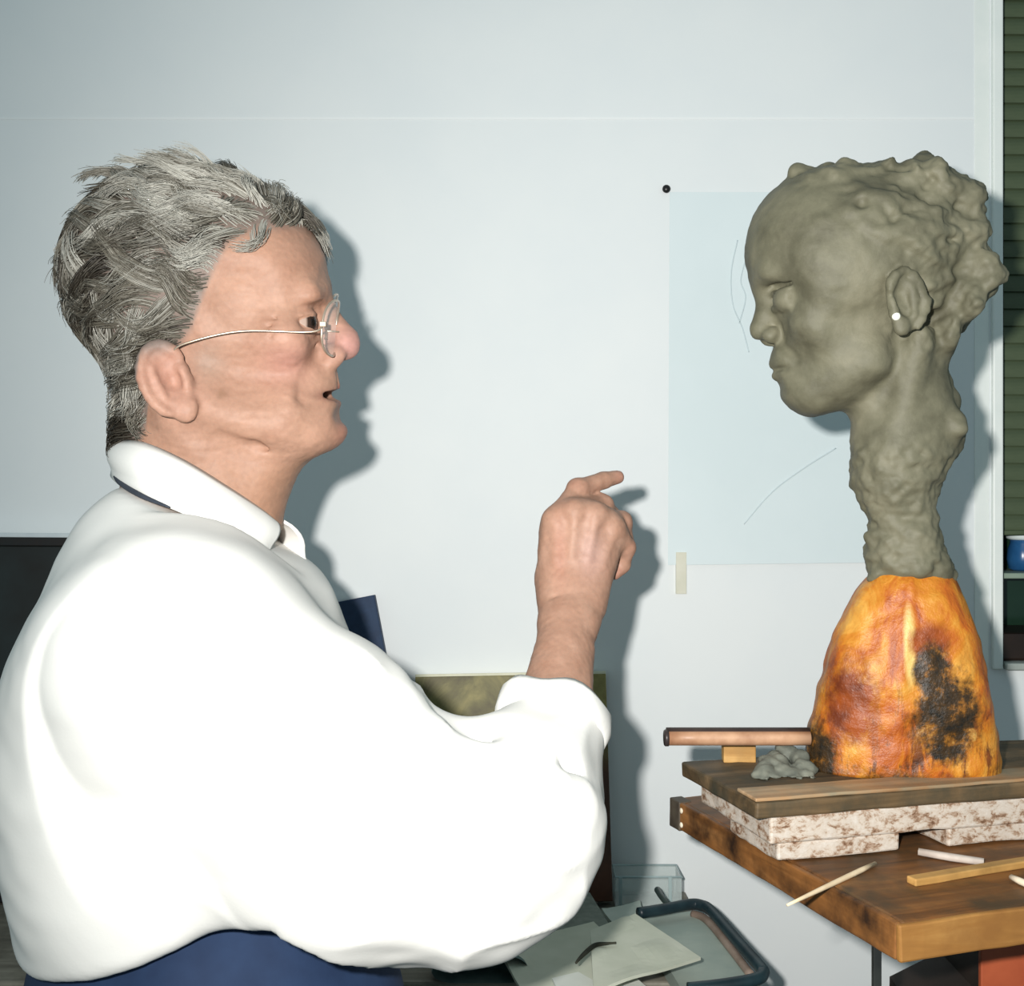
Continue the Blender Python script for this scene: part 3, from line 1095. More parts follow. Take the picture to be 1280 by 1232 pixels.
# hair locks sweeping back on both sides
for s in (-1, 1):
    for i in range(60):
        px, py = hr.uniform(1030, 1200), hr.uniform(225, 400)
        if px < 1120 and py > 320: continue
        q = ((px - 1076) / 134) ** 2 + ((py - 318) / 110) ** 2
        if q > .97: continue
        lat = s * (.070 * math.sqrt(1 - q) - .001)
        L = hr.uniform(18, 42)
        an = hr.uniform(-.4, 1.0)
        a = B(px, py, lat)
        q2 = min(.97, ((px + L * math.cos(an) - 1076) / 134) ** 2 + ((py + L * math.sin(an) - 318) / 110) ** 2)
        b2 = B(px + L * math.cos(an), py + L * math.sin(an), s * (.070 * math.sqrt(1 - q2) + .000))
        v.cap(a, b2, hr.uniform(.0035, .006), hr.uniform(.003, .005), .005)
    for i in range(16):
        px, py = hr.uniform(1040, 1200), hr.uniform(240, 380)
        if px < 1130 and py > 320: continue
        q = ((px - 1076) / 134) ** 2 + ((py - 318) / 110) ** 2
        if q > .9: continue
        v.ell(B(px, py, s * (.070 * math.sqrt(1 - q) + .006)), hr.uniform(.003, .007, 3), .005, 'sub')
# lumps on the neck and the rough foot
for i in range(46):
    py = hr.uniform(560, 735)
    an = hr.uniform(0, 6.28)
    rx = np.interp(py, [560, 600, 650, 700, 740], [44, 36, 30, 42, 46])
    cx_ = np.interp(py, [560, 600, 650, 700, 740], [1128, 1122, 1128, 1134, 1140])
    lump(cx_ + rx * math.cos(an), py, rx * k2 * .9 * math.sin(an), hr.uniform(.004, .010, 3), .005)
for i in range(14):
    py = hr.uniform(440, 560)
    lump(np.interp(py, [440, 490, 540, 560], [1168, 1180, 1188, 1172]), py, hr.uniform(-.03, .03), hr.uniform(.006, .011, 3), .008)
v.plane((0, 0, -1), B(1130, 742))
V, Q = v.extract()
V = relax(V, Q, 1, .4)
Nn = normals_of(V, Q)
hairw = np.clip(((V[:, 0] - B(1060, 0)[0]) / .05), 0, 1) * np.clip((V[:, 2] - B(0, 470)[2]) / .03, 0, 1)
topw = np.clip((V[:, 2] - B(0, 250)[2]) / .02, 0, 1)
neckw = np.clip((B(0, 540)[2] - V[:, 2]) / .02, 0, 1)
rw = np.clip(hairw + topw * .6 + neckw, 0, 1)
V = V + Nn * ((noise(V * 55, 1) * .0008 + noise(V * 150, 2) * .0005) + rw * (noise(V * 70, 3) * .0018 + noise(V * 150, 4) * .0018 + noise(V * 320, 6) * .0006))[:, None]
M_clay = None
m, nt, b = mat_new('grey_clay')
vv = coords(nt)
f = tex_noise(nt, vv, 26, 5, .6)
c = ramp(nt, f, [(.34, lin(82, 80, 64)), (.52, lin(100, 98, 80)), (.68, lin(113, 110, 91))])
nt.links.new(c, b.inputs['Base Color'])
b.inputs['Roughness'].default_value = .62
b.inputs['Specular IOR Level'].default_value = .35
bump(nt, b, tex_noise(nt, vv, 180, 4), .35, .0012)
M_clay = m
link('clay_head', np_mesh('clay_head', V, Q), M_clay, bust, world=False)
bm = bmesh.new()
bmesh.ops.create_uvsphere(bm, u_segments=14, v_segments=10, radius=.0034)
for q in bm.verts: q.co += Vector(B(1098, 411, -.0735))
link('ear_dot', bm_mesh('ear_dot', bm, True), plain('ear_dot_white', lin(226, 228, 214), lin(236, 238, 226), 30, .25, 0), bust, world=False)  # small smooth white ball at the near ear

# plinth: ogive block, four soft ridges
rows = [(712, 1096, 1182), (722, 1086, 1190), (740, 1074, 1198), (780, 1052, 1215), (820, 1036, 1225), (860, 1025, 1232), (900, 1017, 1237), (940, 1011, 1242), (968, 1009, 1246), (0, 1008, 1248)]
ys_, xl, xr = [r[0] for r in rows], [r[1] for r in rows], [r[2] for r in rows]
zf = [B(0, y)[2] for y in ys_]
zf[-1] = 0.0
zz = np.linspace(zf[0], 0, 64)
nseg = 120
V = []
for i, z in enumerate(zz):
    l = np.interp(-z, [-q for q in zf], xl)
    r = np.interp(-z, [-q for q in zf], xr)
    cx_, rx = ((l + r) / 2 - 1130) * SB, (r - l) / 2 * SB
    for k in range(nseg):
        t = 2 * math.pi * k / nseg
        e = 2.5
        cc, ss = math.cos(t), math.sin(t)
        rad = (abs(cc) ** e + abs(ss) ** e) ** (-1 / e)
        ridge = 1 + .045 * math.exp(-((t - 4.62 + .05) / .09) ** 2) - .035 * math.exp(-((t - 5.15) / .22) ** 2) * min(1, (zf[0] - z) / .06)
        V.append((cx_ + rx * rad * cc * ridge, rx * .52 * rad * ss * ridge if True else 0, z))
V = np.array(V)
# keep the plinth a little shallower than wide but full at the top
dep = np.interp(V[:, 2], [0, zf[0]], [1.0, 1.55])
V[:, 1] *= dep
Q = np.array([(i * nseg + k, (i + 1) * nseg + k, (i + 1) * nseg + (k + 1) % nseg, i * nseg + (k + 1) % nseg) for i in range(63) for k in range(nseg)])
Nn = normals_of(V, Q)
disp = noise(V * 35, 8) * .0022 + noise(V * 90, 9) * .0012
V = V + Nn * (disp * np.clip(V[:, 2] / .01, 0, 1))[:, None]
me = np_mesh('plinth', V, Q)
bmq = bmesh.new()
bmq.from_mesh(me)
bmq.verts.ensure_lookup_table()
bmq.faces.new([bmq.verts[k] for k in range(nseg)])
bmq.faces.new([bmq.verts[63 * nseg + k] for k in range(nseg)][::-1])
bmesh.ops.recalc_face_normals(bmq, faces=bmq.faces[:])
bmq.to_mesh(me)
bmq.free()
m, nt, b = mat_new('orange_shellac')
vv = coords(nt)
f = tex_noise(nt, coords(nt, (1.6, 1.6, .8)), 24, 6, .62, .8)
c = ramp(nt, f, [(.30, lin(126, 50, 12)), (.42, lin(168, 88, 18)), (.55, lin(186, 118, 30)), (.70, lin(204, 152, 66))])


def blob(cx_, cy_, cz_, rx, ry, rz, soft=.35, wob=.9):
    """mask that is 1 inside an uneven spot on the object"""
    mp = N(nt, 'ShaderNodeMapping')
    mp.inputs['Location'].default_value = (-cx_ / rx, -cy_ / ry, -cz_ / rz)
    mp.inputs['Scale'].default_value = (1 / rx, 1 / ry, 1 / rz)
    tc = N(nt, 'ShaderNodeTexCoord')
    nt.links.new(tc.outputs['Object'], mp.inputs['Vector'])
    ln = N(nt, 'ShaderNodeVectorMath', operation='LENGTH')
    nt.links.new(mp.outputs['Vector'], ln.inputs[0])
    nz = tex_noise(nt, vv, 60, 5, .7)
    ad = N(nt, 'ShaderNodeMath', operation='MULTIPLY_ADD')
    nt.links.new(nz, ad.inputs[0])
    ad.inputs[1].default_value = wob
    nt.links.new(ln.outputs['Value'], ad.inputs[2])
    mr = N(nt, 'ShaderNodeMapRange')
    mr.inputs[1].default_value = 1.0 + wob * .5 + soft * .3
    mr.inputs[2].default_value = 1.0 + wob * .5 - soft * .7
    nt.links.new(ad.outputs[0], mr.inputs[0])
    return mr.outputs[0]


def bz(py): return B(0, py)[2]


redd = ramp(nt, tex_noise(nt, vv, 40, 4), [(.4, lin(96, 40, 12)), (.6, lin(142, 68, 18))])
black = ramp(nt, tex_noise(nt, vv, 75, 5, .7), [(.35, lin(22, 18, 10)), (.52, lin(58, 40, 16)), (.62, lin(130, 84, 26)), (.75, lin(186, 150, 80))])
sv = coords(nt, (1, 1, .28))
stk_ = ramp(nt, tex_noise(nt, sv, 85, 6, .7, .4), [(.50, (0, 0, 0, 1)), (.60, (1, 1, 1, 1))])
tcz = N(nt, 'ShaderNodeTexCoord')
spz = N(nt, 'ShaderNodeSeparateXYZ')
nt.links.new(tcz.outputs['Object'], spz.inputs[0])
mz = N(nt, 'ShaderNodeMapRange')
mz.inputs[1].default_value = bz(790)
mz.inputs[2].default_value = bz(930)
nt.links.new(spz.outputs['Z'], mz.inputs[0])
ml = N(nt, 'ShaderNodeMath', operation='MULTIPLY')
nt.links.new(stk_, ml.inputs[0])
nt.links.new(mz.outputs[0], ml.inputs[1])
c = mix(nt, ml.outputs[0], c, ramp(nt, tex_noise(nt, vv, 50, 4), [(.4, lin(60, 30, 12)), (.6, lin(118, 62, 18))]))
c = mix(nt, blob(-.050, -.06, bz(872), .022, .09, .040, .5, 1.4), c, redd)
c = mix(nt, blob(-.004, -.06, bz(800), .0055, .09, .034, .5, .5), c, lin(208, 174, 102))  # pale streak on the front ridge: a highlight painted into the colour
c = mix(nt, blob(.012, -.06, bz(795), .018, .09, .016, .4, .9), c, redd)
c = mix(nt, blob(.026, -.06, bz(885), .030, .09, .040, .3, 1.1), c, black)
c = mix(nt, blob(.014, -.06, bz(830), .016, .09, .026, .3, 1.0), c, black)
c = mix(nt, blob(.0, -.06, bz(988), .10, .12, .026, .5, 1.6), c, black)
c = mix(nt, blob(-.075, -.02, bz(950), .016, .09, .036, .4, 1.0), c, black)
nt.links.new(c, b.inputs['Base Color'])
b.inputs['Roughness'].default_value = .45
b.inputs['Specular IOR Level'].default_value = .5
bump(nt, b, tex_noise(nt, vv, 70, 6, .65), .6, .004)
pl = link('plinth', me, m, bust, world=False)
pl['label'] = 'glossy orange plinth with dark burnt stains'

# ================================================================== the woman
D0 = .93
wroot = empty('person', (-.25, .93, 0))
props(wroot, 'grey haired person in a loose white shirt raising one hand towards the clay bust', 'person')


def H(px, py, lat=0.0):
    """pixel on the head at lateral offset lat from its middle plane (negative = towards the lens)"""
    return W(px, py - abs(lat) * ROLL * FPX / D0, D0 + lat)


ROLL = math.tan(math.radians(5.5))      # the head leans a little towards the lens


def lean(V):
    V = np.array(V, float)
    w = np.clip((V[..., 2] - (ZC - .015)) / .06, 0, 1)
    V[..., 2] += (V[..., 1] - D0) * ROLL * w
    return V


kh = D0 / FPX
SK_C, SK_R = H(238, 346), np.array([.0945, .0735, .0830])
SK_ROT = Ry(math.radians(8))
def H0(px, py, lat=0.0): return W(px, py, D0 + lat)


v = Vol(H(60, 690, .0) - np.array([0, .125, 0]), H(475, 180, .0) + np.array([0, .115, 0]), .0016)
v.ell(SK_C, SK_R, R=SK_ROT)
v.ell(H(334, 345), (69 * kh, .055, 78 * kh), .03)
v.ell(H(318, 428), (86 * kh, .053, 103 * kh), .035)
v.ell(H(372, 518), (46 * kh, .028, 36 * kh), .03)
v.ell(H(412, 538), (22 * kh, .017, 20 * kh), .014)
for s in (-1, 1):
    v.cap(H(248, 500, s * .052), H(380, 542, s * .023), .015, .014, .03)
    v.ell(H(345, 430, s * .044), (.022, .015, .015), .022)
    v.ell(H(338, 508, s * .040), (.020, .011, .018), .022)        # soft cheek / jowl
    v.ell(H(356, 530, s * .031), (.013, .008, .010), .012)
    v.ell(H(318, 470, s * .082), (.030, .030, .022), .030, 'sub')
    v.ell(H(300, 372, s * .088), (.026, .030, .026), .025, 'sub')
# brow and eyes
for s in (-1, 1):
    v.cap(H(388, 368, s * .036), H(398, 363, s * .010), .0080, .0080, .014)
    v.ell(H(403, 400, s * .034), (.0180, .0180, .0125), .008, 'sub')
    E = H(376, 404, s * .031)
    v.ell(E, (.0122, .0122, .0122), .001)
    v.ell(E, (.0146, .0160, .0146), .003, half=(.25, 0, -1, .0040))
    v.ell(E, (.0142, .0160, .0142), .003, half=(.15, 0, 1, .0046))
    v.cap(H(388, 423, s * .018), H(366, 425, s * .045), .0032, .003, .006)     # eye bag
    v.cap(H(392, 430, s * .018), H(364, 433, s * .046), .0014, .0014, .004, 'sub')
    for (a, b2) in (((352, 399), (334, 396)), ((352, 403), (332, 408)), ((354, 408), (338, 420))):
        v.cap(H(*a, s * .050), H(*b2, s * .056), .0007, .0007, .003, 'sub')
for yy, x0 in ((318, 396), (330, 399), (342, 401)):
    for s in (-1, 1):
        v.cap(H(x0, yy, 0), H(x0 - 24, yy + 3, s * .034), .0007, .0007, .004, 'sub')
# nose
v.cap(H(405, 388), H(430, 424), .0082, .0112, .012)
v.ell(H(430, 431), (.0124, .0115, .0122), .006)
for s in (-1, 1):
    v.ell(H(415, 443, s * .0122), (.0108, .0072, .0088), .004)
    v.ell(H(425, 453, s * .0065), (.0055, .0035, .0035), .002, 'sub')
    v.cap(H(400, 432, s * .0195), H(404, 450, s * .0195), .0012, .0012, .004, 'sub')
    v.cap(H(399, 448, s * .022), H(376, 498, s * .040), .0020, .0002, .012, 'sub')   # fold from nose to mouth
    v.cap(H(388, 506, s * .031), H(380, 530, s * .032), .0006, .0002, .008, 'sub')
# mouth
v.ell(H(394, 474), (.0165, .024, .0130), .018)
v.ell(H(396, 510), (.0150, .023, .0130), .022)
for s in (-1, 1):
    v.cap(H(414, 486), H(390, 494, s * .025), .0046, .0026, .004)
    v.cap(H(416, 503), H(391, 497, s * .023), .0056, .0028, .004)
    v.cap(H(421, 462, s * .004), H(422, 482, s * .004), .0008, .0008, .003, 'sub')
v.ell(H(405, 494), (.0235, .0250, .0050), .003, 'sub')
v.ell(H(431, 519), (.0065, .018, .0050), .012, 'sub')
# neck
v.cap(H(226, 500), H(232, 690), .046, .050, .03)
v.cap(H(262, 520), H(268, 690), .044, .046, .03)
v.cap(H(362, 546), H(314, 636), .014, .022, .026, sq=(1, .62, 1))
for s in (-1, 1):
    v.cap(H(215, 520, s * .046), H(318, 655, s * .016), .010, .010, .012)
    v.cap(H(318, 556, s * .045), H(270, 545, s * .055), .0006, .0001, .008, 'sub')
    v.cap(H(318, 556, s * .045), H(360, 566, s * .024), .0006, .0001, .008, 'sub')
v.cap(H(372, 568, -.006), H(322, 640, -.010), .004, .004, .006)
# ears
for s in (-1, 1):
    Re = Ry(math.radians(-22)) @ Rz(s * math.radians(-24))
    c = H(208, 474, s * .072)
    v.ell(c, (.0185, .0058, .0290), .004, R=Re)
    v.ell(c + Re @ np.array([.003, s * .0062, .0]), (.0115, .0055, .0195), .002, 'sub', R=Re)
    rim = [c + Re @ np.array([.0170 * math.cos(t), s * .0030, .0268 * math.sin(t)]) for t in np.linspace(.5, 4.3, 14)]
    v.chain(rim, [.0030] + [.0036] * 12 + [.003], .003, kj=.003)
    v.cap(c + Re @ np.array([-.0075, s * .0030, .012]), c + Re @ np.array([-.0065, s * .0030, -.012]), .0026, .0026, .003)
    v.ell(c + Re @ np.array([.005, s * .001, -.0255]), (.0085, .0052, .0095), .006)
    v.cap(c + Re @ np.array([.0125, s * .003, .004]), c + Re @ np.array([.0115, s * .003, -.009]), .0034, .0034, .004)
    v.ell(c + Re @ np.array([.004, s * .004, -.003]), (.0055, .0065, .0075), .003, 'sub', R=Re)
v.plane((0, 0, -1), H(0, 676))
V, Q = v.extract()
V = relax(V, Q, 1, .35)
Nn = normals_of(V, Q)
V = V + Nn * (noise(V * 55, 21) * .0008 + noise(V * np.array([110, 110, 260]) + noise(V * 40, 23)[:, None], 22) * .00028 + noise(V * 330, 24) * .00018)[:, None]


def ss(x, a, b):
    t = np.clip((x - a) / (b - a), 0, 1)
    return t * t * (3 - 2 * t)


def spot(V, c, r):
    return np.exp(-(((V - np.array(c)) / np.array(r)) ** 2).sum(1))


SKIN = np.array(lin(178, 128, 104)[:3])


def shade(base, *layers):
    c = np.tile(base, (len(V), 1))
    for w, col in layers:
        w = np.clip(w, 0, 1)[:, None]
        c = c * (1 - w) + np.array(col[:3]) * w
    return c * np.array([.76, .90, .97])


u = 640 + V[:, 0] / D0 * FPX
vv_ = 616 + (ZC - V[:, 2]) / D0 * FPX
lat = V[:, 1] - D0


def hairline(u): return np.interp(u, [60, 140, 192, 206, 216, 245, 268, 292, 312, 340, 385, 420], [575, 568, 556, 530, 446, 440, 412, 350, 312, 298, 288, 284])


hm = ss(vv_ - hairline(u), 12, -12) * ss(u, 425, 400)
blot = noise(V * 70, 31)
lay = [(.45 * ss(blot, .0, .8), lin(196, 142, 116)), (.35 * ss(-blot, .1, .9), lin(160, 106, 82))]
for s in (-1, 1):
    lay += [(.55 * spot(V, H(360, 450, s * .045), (.022, .02, .018)), lin(190, 126, 112)),
            (.55 * spot(V, H(392, 368, s * .024), (.016, .02, .006)), lin(150, 92, 70)),
            (.45 * spot(V, H(207, 468, s * .075), (.028, .02, .035)), lin(206, 142, 122))]
lay += [(.8 * spot(V, H(434, 432), (.016, .016, .014)), lin(206, 140, 134)),
        (.5 * spot(V, H(425, 540), (.014, .018, .012)), lin(186, 100, 82)),
        (.4 * spot(V, H(340, 330), (.05, .06, .022)), lin(184, 124, 98)),
        (.5 * ss(vv_, 560, 600), lin(176, 124, 96))]
for s in (-1, 1):
    a, b2 = H(419, 485), H(392, 494, s * .024)
    for t in np.linspace(0, 1, 7):
        lay.append((.55 * spot(V, a + (b2 - a) * t, (.006, .005, .0032)), lin(164, 84, 74)))
    a, b2 = H(420, 504), H(393, 498, s * .023)
    for t in np.linspace(0, 1, 7):
        lay.append((.5 * spot(V, a + (b2 - a) * t, (.006, .005, .004)), lin(178, 96, 84)))
    lay.append((1.0 * spot(V, H(402, 494.5, s * .010), (.014, .018, .0034)), lin(56, 16, 12)))
    lay.append((.7 * ss(spot(V, H(396, 362, s * .024), (.008, .017, .0042)), .3, .8), lin(150, 128, 112)))
    lay.append((.5 * spot(V, H(258, 452, s * .06), (.012, .02, .014)), lin(150, 122, 104)))
    lay.append((.5 * spot(V, H(276, 492, s * .06), (.004, .02, .004)), lin(126, 86, 62)))
lay.append((hm * .9, lin(128, 108, 98)))
colH = shade(SKIN, *lay)
colH = np.concatenate([colH, np.ones((len(V), 1))], 1)
VH, QH = lean(V), Q
HEADV, HEADM, HF, HLO, HH = V, hm, v.F, v.lo, v.h

# ---- right forearm and hand
EL = W(668, 1052, .80)
WR = W(715, 752, .965)
v = Vol(np.array([-.02, .76, ZC - .32]), np.array([.15, 1.09, ZC + .045]), .0017)
fd = (WR - EL) / np.linalg.norm(WR - EL)
v.cap(EL, EL + (WR - EL) * .45, .032, .029)
v.cap(EL + (WR - EL) * .40, WR, .029, .0190, .012, sq=(.95, 1.12, 1))
v.cap(EL + (WR - EL) * .9 + np.array([-.007, 0, 0]), WR + np.array([-.008, 0, .002]), .0165, .0160, .012)
v.cap(EL + (WR - EL) * .9 + np.array([.008, 0, 0]), WR + np.array([.008, 0, .002]), .0160, .0155, .012)
v.cap(WR + np.array([-.016, -.019, .006]), WR + np.array([.016, -.018, .010]), .0010, .0010, .005, 'sub')
v.ell(WR + np.array([.014, -.006, -.004]), (.009, .009, .011), .012)           # wrist bone
mcp = [W(694, 650, .975), W(718, 640, .972), W(744, 644, .974), W(765, 660, .980)]
wb = [WR + np.array([-.014, .003, .004]), WR + np.array([-.004, 0, .004]), WR + np.array([.006, 0, .003]), WR + np.array([.014, .003, .002])]
for i in range(4):
    v.cap(wb[i], mcp[i] + np.array([0, .004, 0]), .0140, .0108, .012)
    v.cap(wb[i] + np.array([0, .012, .012]), mcp[i] + np.array([0, .013, -.010]), .013, .011, .014)
    v.ell(mcp[i] + np.array([0, -.0005, 0]), (.0096, .0092, .0098), .005)
    v.cap(wb[i] * .5 + mcp[i] * .5 + np.array([0, -.0115, 0]), mcp[i] + np.array([0, -.0080, -.004]), .0018, .0022, .006)   # tendon
fing = [([mcp[0], W(722, 611, .995), W(754, 600, 1.012), W(772, 596, 1.020)], [.0092, .0084, .0074, .0060]),
        ([mcp[1], W(752, 632, 1.005), W(770, 650, 1.024), W(768, 672, 1.022)], [.0100, .0092, .0082, .0070]),
        ([mcp[2], W(776, 653, 1.000), W(782, 682, 1.012), W(772, 700, 1.006)], [.0098, .0088, .0078, .0068]),
        ([mcp[3], W(782, 684, .994), W(778, 706, 1.000), W(768, 716, .996)], [.0090, .0078, .0070, .0062])]
for pts, rr in fing:
    v.chain(pts, rr, .006, kj=.0025)
    v.ell(pts[1], (rr[1] + .0007,) * 3, .004)
th = [WR + np.array([-.012, .020, .018]), W(700, 690, 1.012), W(722, 668, 1.030), W(744, 662, 1.034)]
v.chain(th, [.0135, .0115, .0095, .0078], .012, kj=.003)
V, Q = v.extract()
V = relax(V, Q, 1, .35)
Nn = normals_of(V, Q)
V = V + Nn * (noise(V * 90, 41) * .0005 + noise(V * 260, 42) * .00025)[:, None]
blot = noise(V * 80, 43)
lay = [(.4 * ss(blot, .0, .8), lin(196, 146, 122)), (.35 * ss(-blot, .1, .9), lin(160, 108, 84)), (.6 * spot(V, W(700, 690, .96), (.006, .03, .03)), lin(176, 112, 88)),
       (.5 * spot(V, W(740, 690, .955), (.012, .03, .02)), lin(196, 150, 138))]
for pts, rr in fing:
    lay.append((.6 * spot(V, pts[1], (.008,) * 3), lin(176, 108, 88)))
    lay.append((.5 * spot(V, pts[3], (.008,) * 3), lin(184, 118, 102)))
colA = shade(SKIN * .97, *lay)
colA = np.concatenate([colA, np.ones((len(V), 1))], 1)
VA, QA = V, Q

# ---- rest of the body under the clothes (coarse), joined into the same mesh
SHR = W(205, 760, .755)
v = Vol((-.46, .70, -.01), (.10, 1.20, 1.40), .008)
v.cap(H0(240, 650), H0(238, 760), .044, .06)
for s in (-1, 1):
    v.cap(H0(235, 740), W(222, 800, D0 + s * .13), .045, .043, .04)
v.ell(H0(238, 880), (.090, .140, .12), .06)
v.ell(H(240, 1060), (.095, .13, .16), .06)
v.cap(W(222, 822, .80), EL, .042, .034, .03)
v.cap(EL, EL + (WR - EL) * .45, .034, .031, .01)
for s in (-1, 1):
    v.cap((-.25, .93 + s * .075, .92), (-.25, .93 + s * .07, .50), .078, .055, .04)
    v.cap((-.25, .93 + s * .07, .50), (-.26, .93 + s * .07, .07), .052, .034, .02)
v.cap(W(222, 800, 1.06), (-.24, 1.095, 1.00), .04, .034, .03)
v.cap((-.24, 1.095, 1.00), (-.19, 1.09, .80), .031, .023, .01)
v.ell((-.175, 1.085, .735), (.022, .014, .05), .015)
for i in range(4):
    v.cap((-.19 + .011 * i, 1.085, .70), (-.186 + .012 * i, 1.078, .632 + (.006, 0, .003, .014)[i]), .0085, .007, .002)
v.cap((-.165, 1.075, .75), (-.145, 1.06, .69), .010, .0085, .004)
VB, QB = v.extract()
colB = np.tile(np.append(SKIN * np.array([.76, .90, .97]), 1), (len(VB), 1))
Vall = np.concatenate([VH, VA, VB])
Qall = np.concatenate([QH, QA + len(VH), QB + len(VH) + len(VA)])
M_skin = vcol_mat('skin', .56, .30, 260, .08, .08, .30, .0007)
link('body', np_mesh('body', Vall, Qall, np.concatenate([colH, colA, colB])), M_skin, wroot)

# eyes: iris and pupil discs on small balls
M_eye = vcol_mat('eye', .12, .5, 50, .02, 0, 0)
for s in (-1, 1):
    E = np.array(H(376, 404, s * .031))
    bm = bmesh.new()
    bmesh.ops.create_uvsphere(bm, u_segments=40, v_segments=28, radius=.0127)
    g = np.array([.90, -.42, .05])
    g /= np.linalg.norm(g)
    co = np.array([q.co[:] for q in bm.verts])
    me = bm_mesh('eye', bm, True)
    dt = co @ g / .0127
    colr = np.where(dt[:, None] > .965, lin(14, 9, 7), np.where(dt[:, None] > .84, lin(46, 32, 24), lin(158, 138, 126)))
    at = me.color_attributes.new('Col', 'FLOAT_COLOR', 'POINT')
    at.data.foreach_set('color', np.asarray(colr, np.float32).ravel())
    for q in me.vertices: q.co = Vector(lean(np.array(q.co) + E))
    link('eye', me, M_eye, wroot)

# ---- hair
hg = np.random.default_rng(3)
NS = 17000
NC = 330
def head_sdf(p):
    g = (p - HLO) / HH
    g = np.clip(g, 0, np.array(HF.shape) - 1.001)
    i = g.astype(int)
    f = g - i
    r = 0
    for a in (0, 1):
        for b in (0, 1):
            for c in (0, 1):
                w = (f[:, 0] if a else 1 - f[:, 0]) * (f[:, 1] if b else 1 - f[:, 1]) * (f[:, 2] if c else 1 - f[:, 2])
                r = r + w * HF[i[:, 0] + a, i[:, 1] + b, i[:, 2] + c]
    return r


def head_grad(p, e=.002):
    g = np.stack([head_sdf(p + np.eye(3)[k] * e) - head_sdf(p - np.eye(3)[k] * e) for k in range(3)], 1)
    return g / (np.linalg.norm(g, axis=1, keepdims=True) + 1e-9)


HAIRV = HEADV[(HEADM > .45) & (HEADV[:, 2] > H(0, 546)[2])]
HAIRV = HAIRV[~((HAIRV[:, 0] > H(208, 0)[0]) & (HAIRV[:, 2] < H(0, 446)[2]))]
HAIRV = HAIRV[~((np.abs(HAIRV[:, 1] - D0) > .064) & (HAIRV[:, 2] < H(0, 428)[2]) & (HAIRV[:, 0] > H(168, 0)[0]))]      # not on the ears


def skull_pts(n):
    return HAIRV[hg.choice(len(HAIRV), n, replace=False)] + hg.normal(size=(n, 3)) * .0006


roots = skull_pts(NS)
NS = len(roots)
cen = skull_pts(NC)
NC = len(cen)
own = np.empty(NS, int)
for i in range(0, NS, 1000):
    own[i:i + 1000] = ((roots[i:i + 1000, None] - cen[None]) ** 2).sum(2).argmin(1)
cu = 640 + cen[:, 0] / D0 * FPX
cv = 616 + (ZC - cen[:, 2]) / D0 * FPX
clat = (cen[:, 1] - D0) / .0735
low = ss(cv, 270, 500)
flow = np.stack([-0.95 + .50 * low, .25 * clat, .12 - .95 * low], 1)
front = ss(cu, 315, 365) * ss(cv, 330, 275)
flow += front[:, None] * np.array([1.7, 0, .02])
np_ = ss(cv, 380, 450) * ss(cu, 230, 190)
tmpl = ss(cu, 235, 260) * ss(cv, 370, 400)
flow += tmpl[:, None] * np.array([-.9, 0, .75])
flow += np_[:, None] * np.array([.12, 0, -1.1])
crown = ss(cv, 262, 228) * ss(cu, 345, 290) * ss(cu, 110, 160)
flow += crown[:, None] * np.array([.15, 0, .35])
flow += np.stack([.45 * noise(cen * 40, 1), .5 * noise(cen * 40, 2), .75 * noise(cen * 40, 3)], 1) + hg.normal(size=(NC, 3)) * .22
flow /= np.linalg.norm(flow, axis=1, keepdims=True)
nape = ss(cv, 440, 500)
clen = (.036 + .016 * hg.random(NC)) * (1 - .25 * ss(cv, 470, 530)) * (1 - .40 * ss(cu, 330, 380))
tuft = (hg.random(NC) < .45) * crown
flick = (hg.random(NC) < .35) * nape
clift = .12 + .26 * hg.random(NC) + .62 * tuft + .25 * front + .8 * flick
ccurl = hg.uniform(-1, 1, NC)
cph = hg.uniform(0, 6.28, NC)
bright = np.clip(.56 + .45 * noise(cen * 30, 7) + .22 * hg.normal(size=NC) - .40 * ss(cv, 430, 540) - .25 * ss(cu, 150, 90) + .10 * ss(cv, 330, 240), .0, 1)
SEG = 9


def nrm_of(p):
    n = (((p - SK_C) @ SK_ROT) / SK_R ** 2) @ SK_ROT.T
    return n / np.linalg.norm(n, axis=1, keepdims=True)


# a guide line for every lock
Gd = np.zeros((NC, SEG + 1, 3))
Gd[:, 0] = cen
dcur = flow.copy()
for i in range(1, SEG + 1):
    t = i / SEG
    n_ = nrm_of(Gd[:, i - 1])
    tg = dcur - n_ * (dcur * n_).sum(1, keepdims=True)
    tg /= np.linalg.norm(tg, axis=1, keepdims=True) + 1e-9
    sd = np.cross(n_, tg)
    wob_ = ccurl * 1.1 * np.sin(t * 4.2 + cph)
    out_ = clift * (1.5 - 2.0 * t) + .40 * np.maximum(tuft, flick * .8) * (t > .4)
    dn = tg + n_ * out_[:, None] + sd * wob_[:, None]
    dn /= np.linalg.norm(dn, axis=1, keepdims=True)
    Gd[:, i] = Gd[:, i - 1] + dn * (clen / SEG)[:, None]
P = np.zeros((NS, SEG + 1, 3))
nrm0 = head_grad(roots)
off = roots - cen[own]
spread = .30 + .25 * hg.random(NS)
lenj = hg.uniform(.70, 1.12, NS)
jit = hg.normal(size=(NS, 3)) * .0022
layer = hg.random(NS)
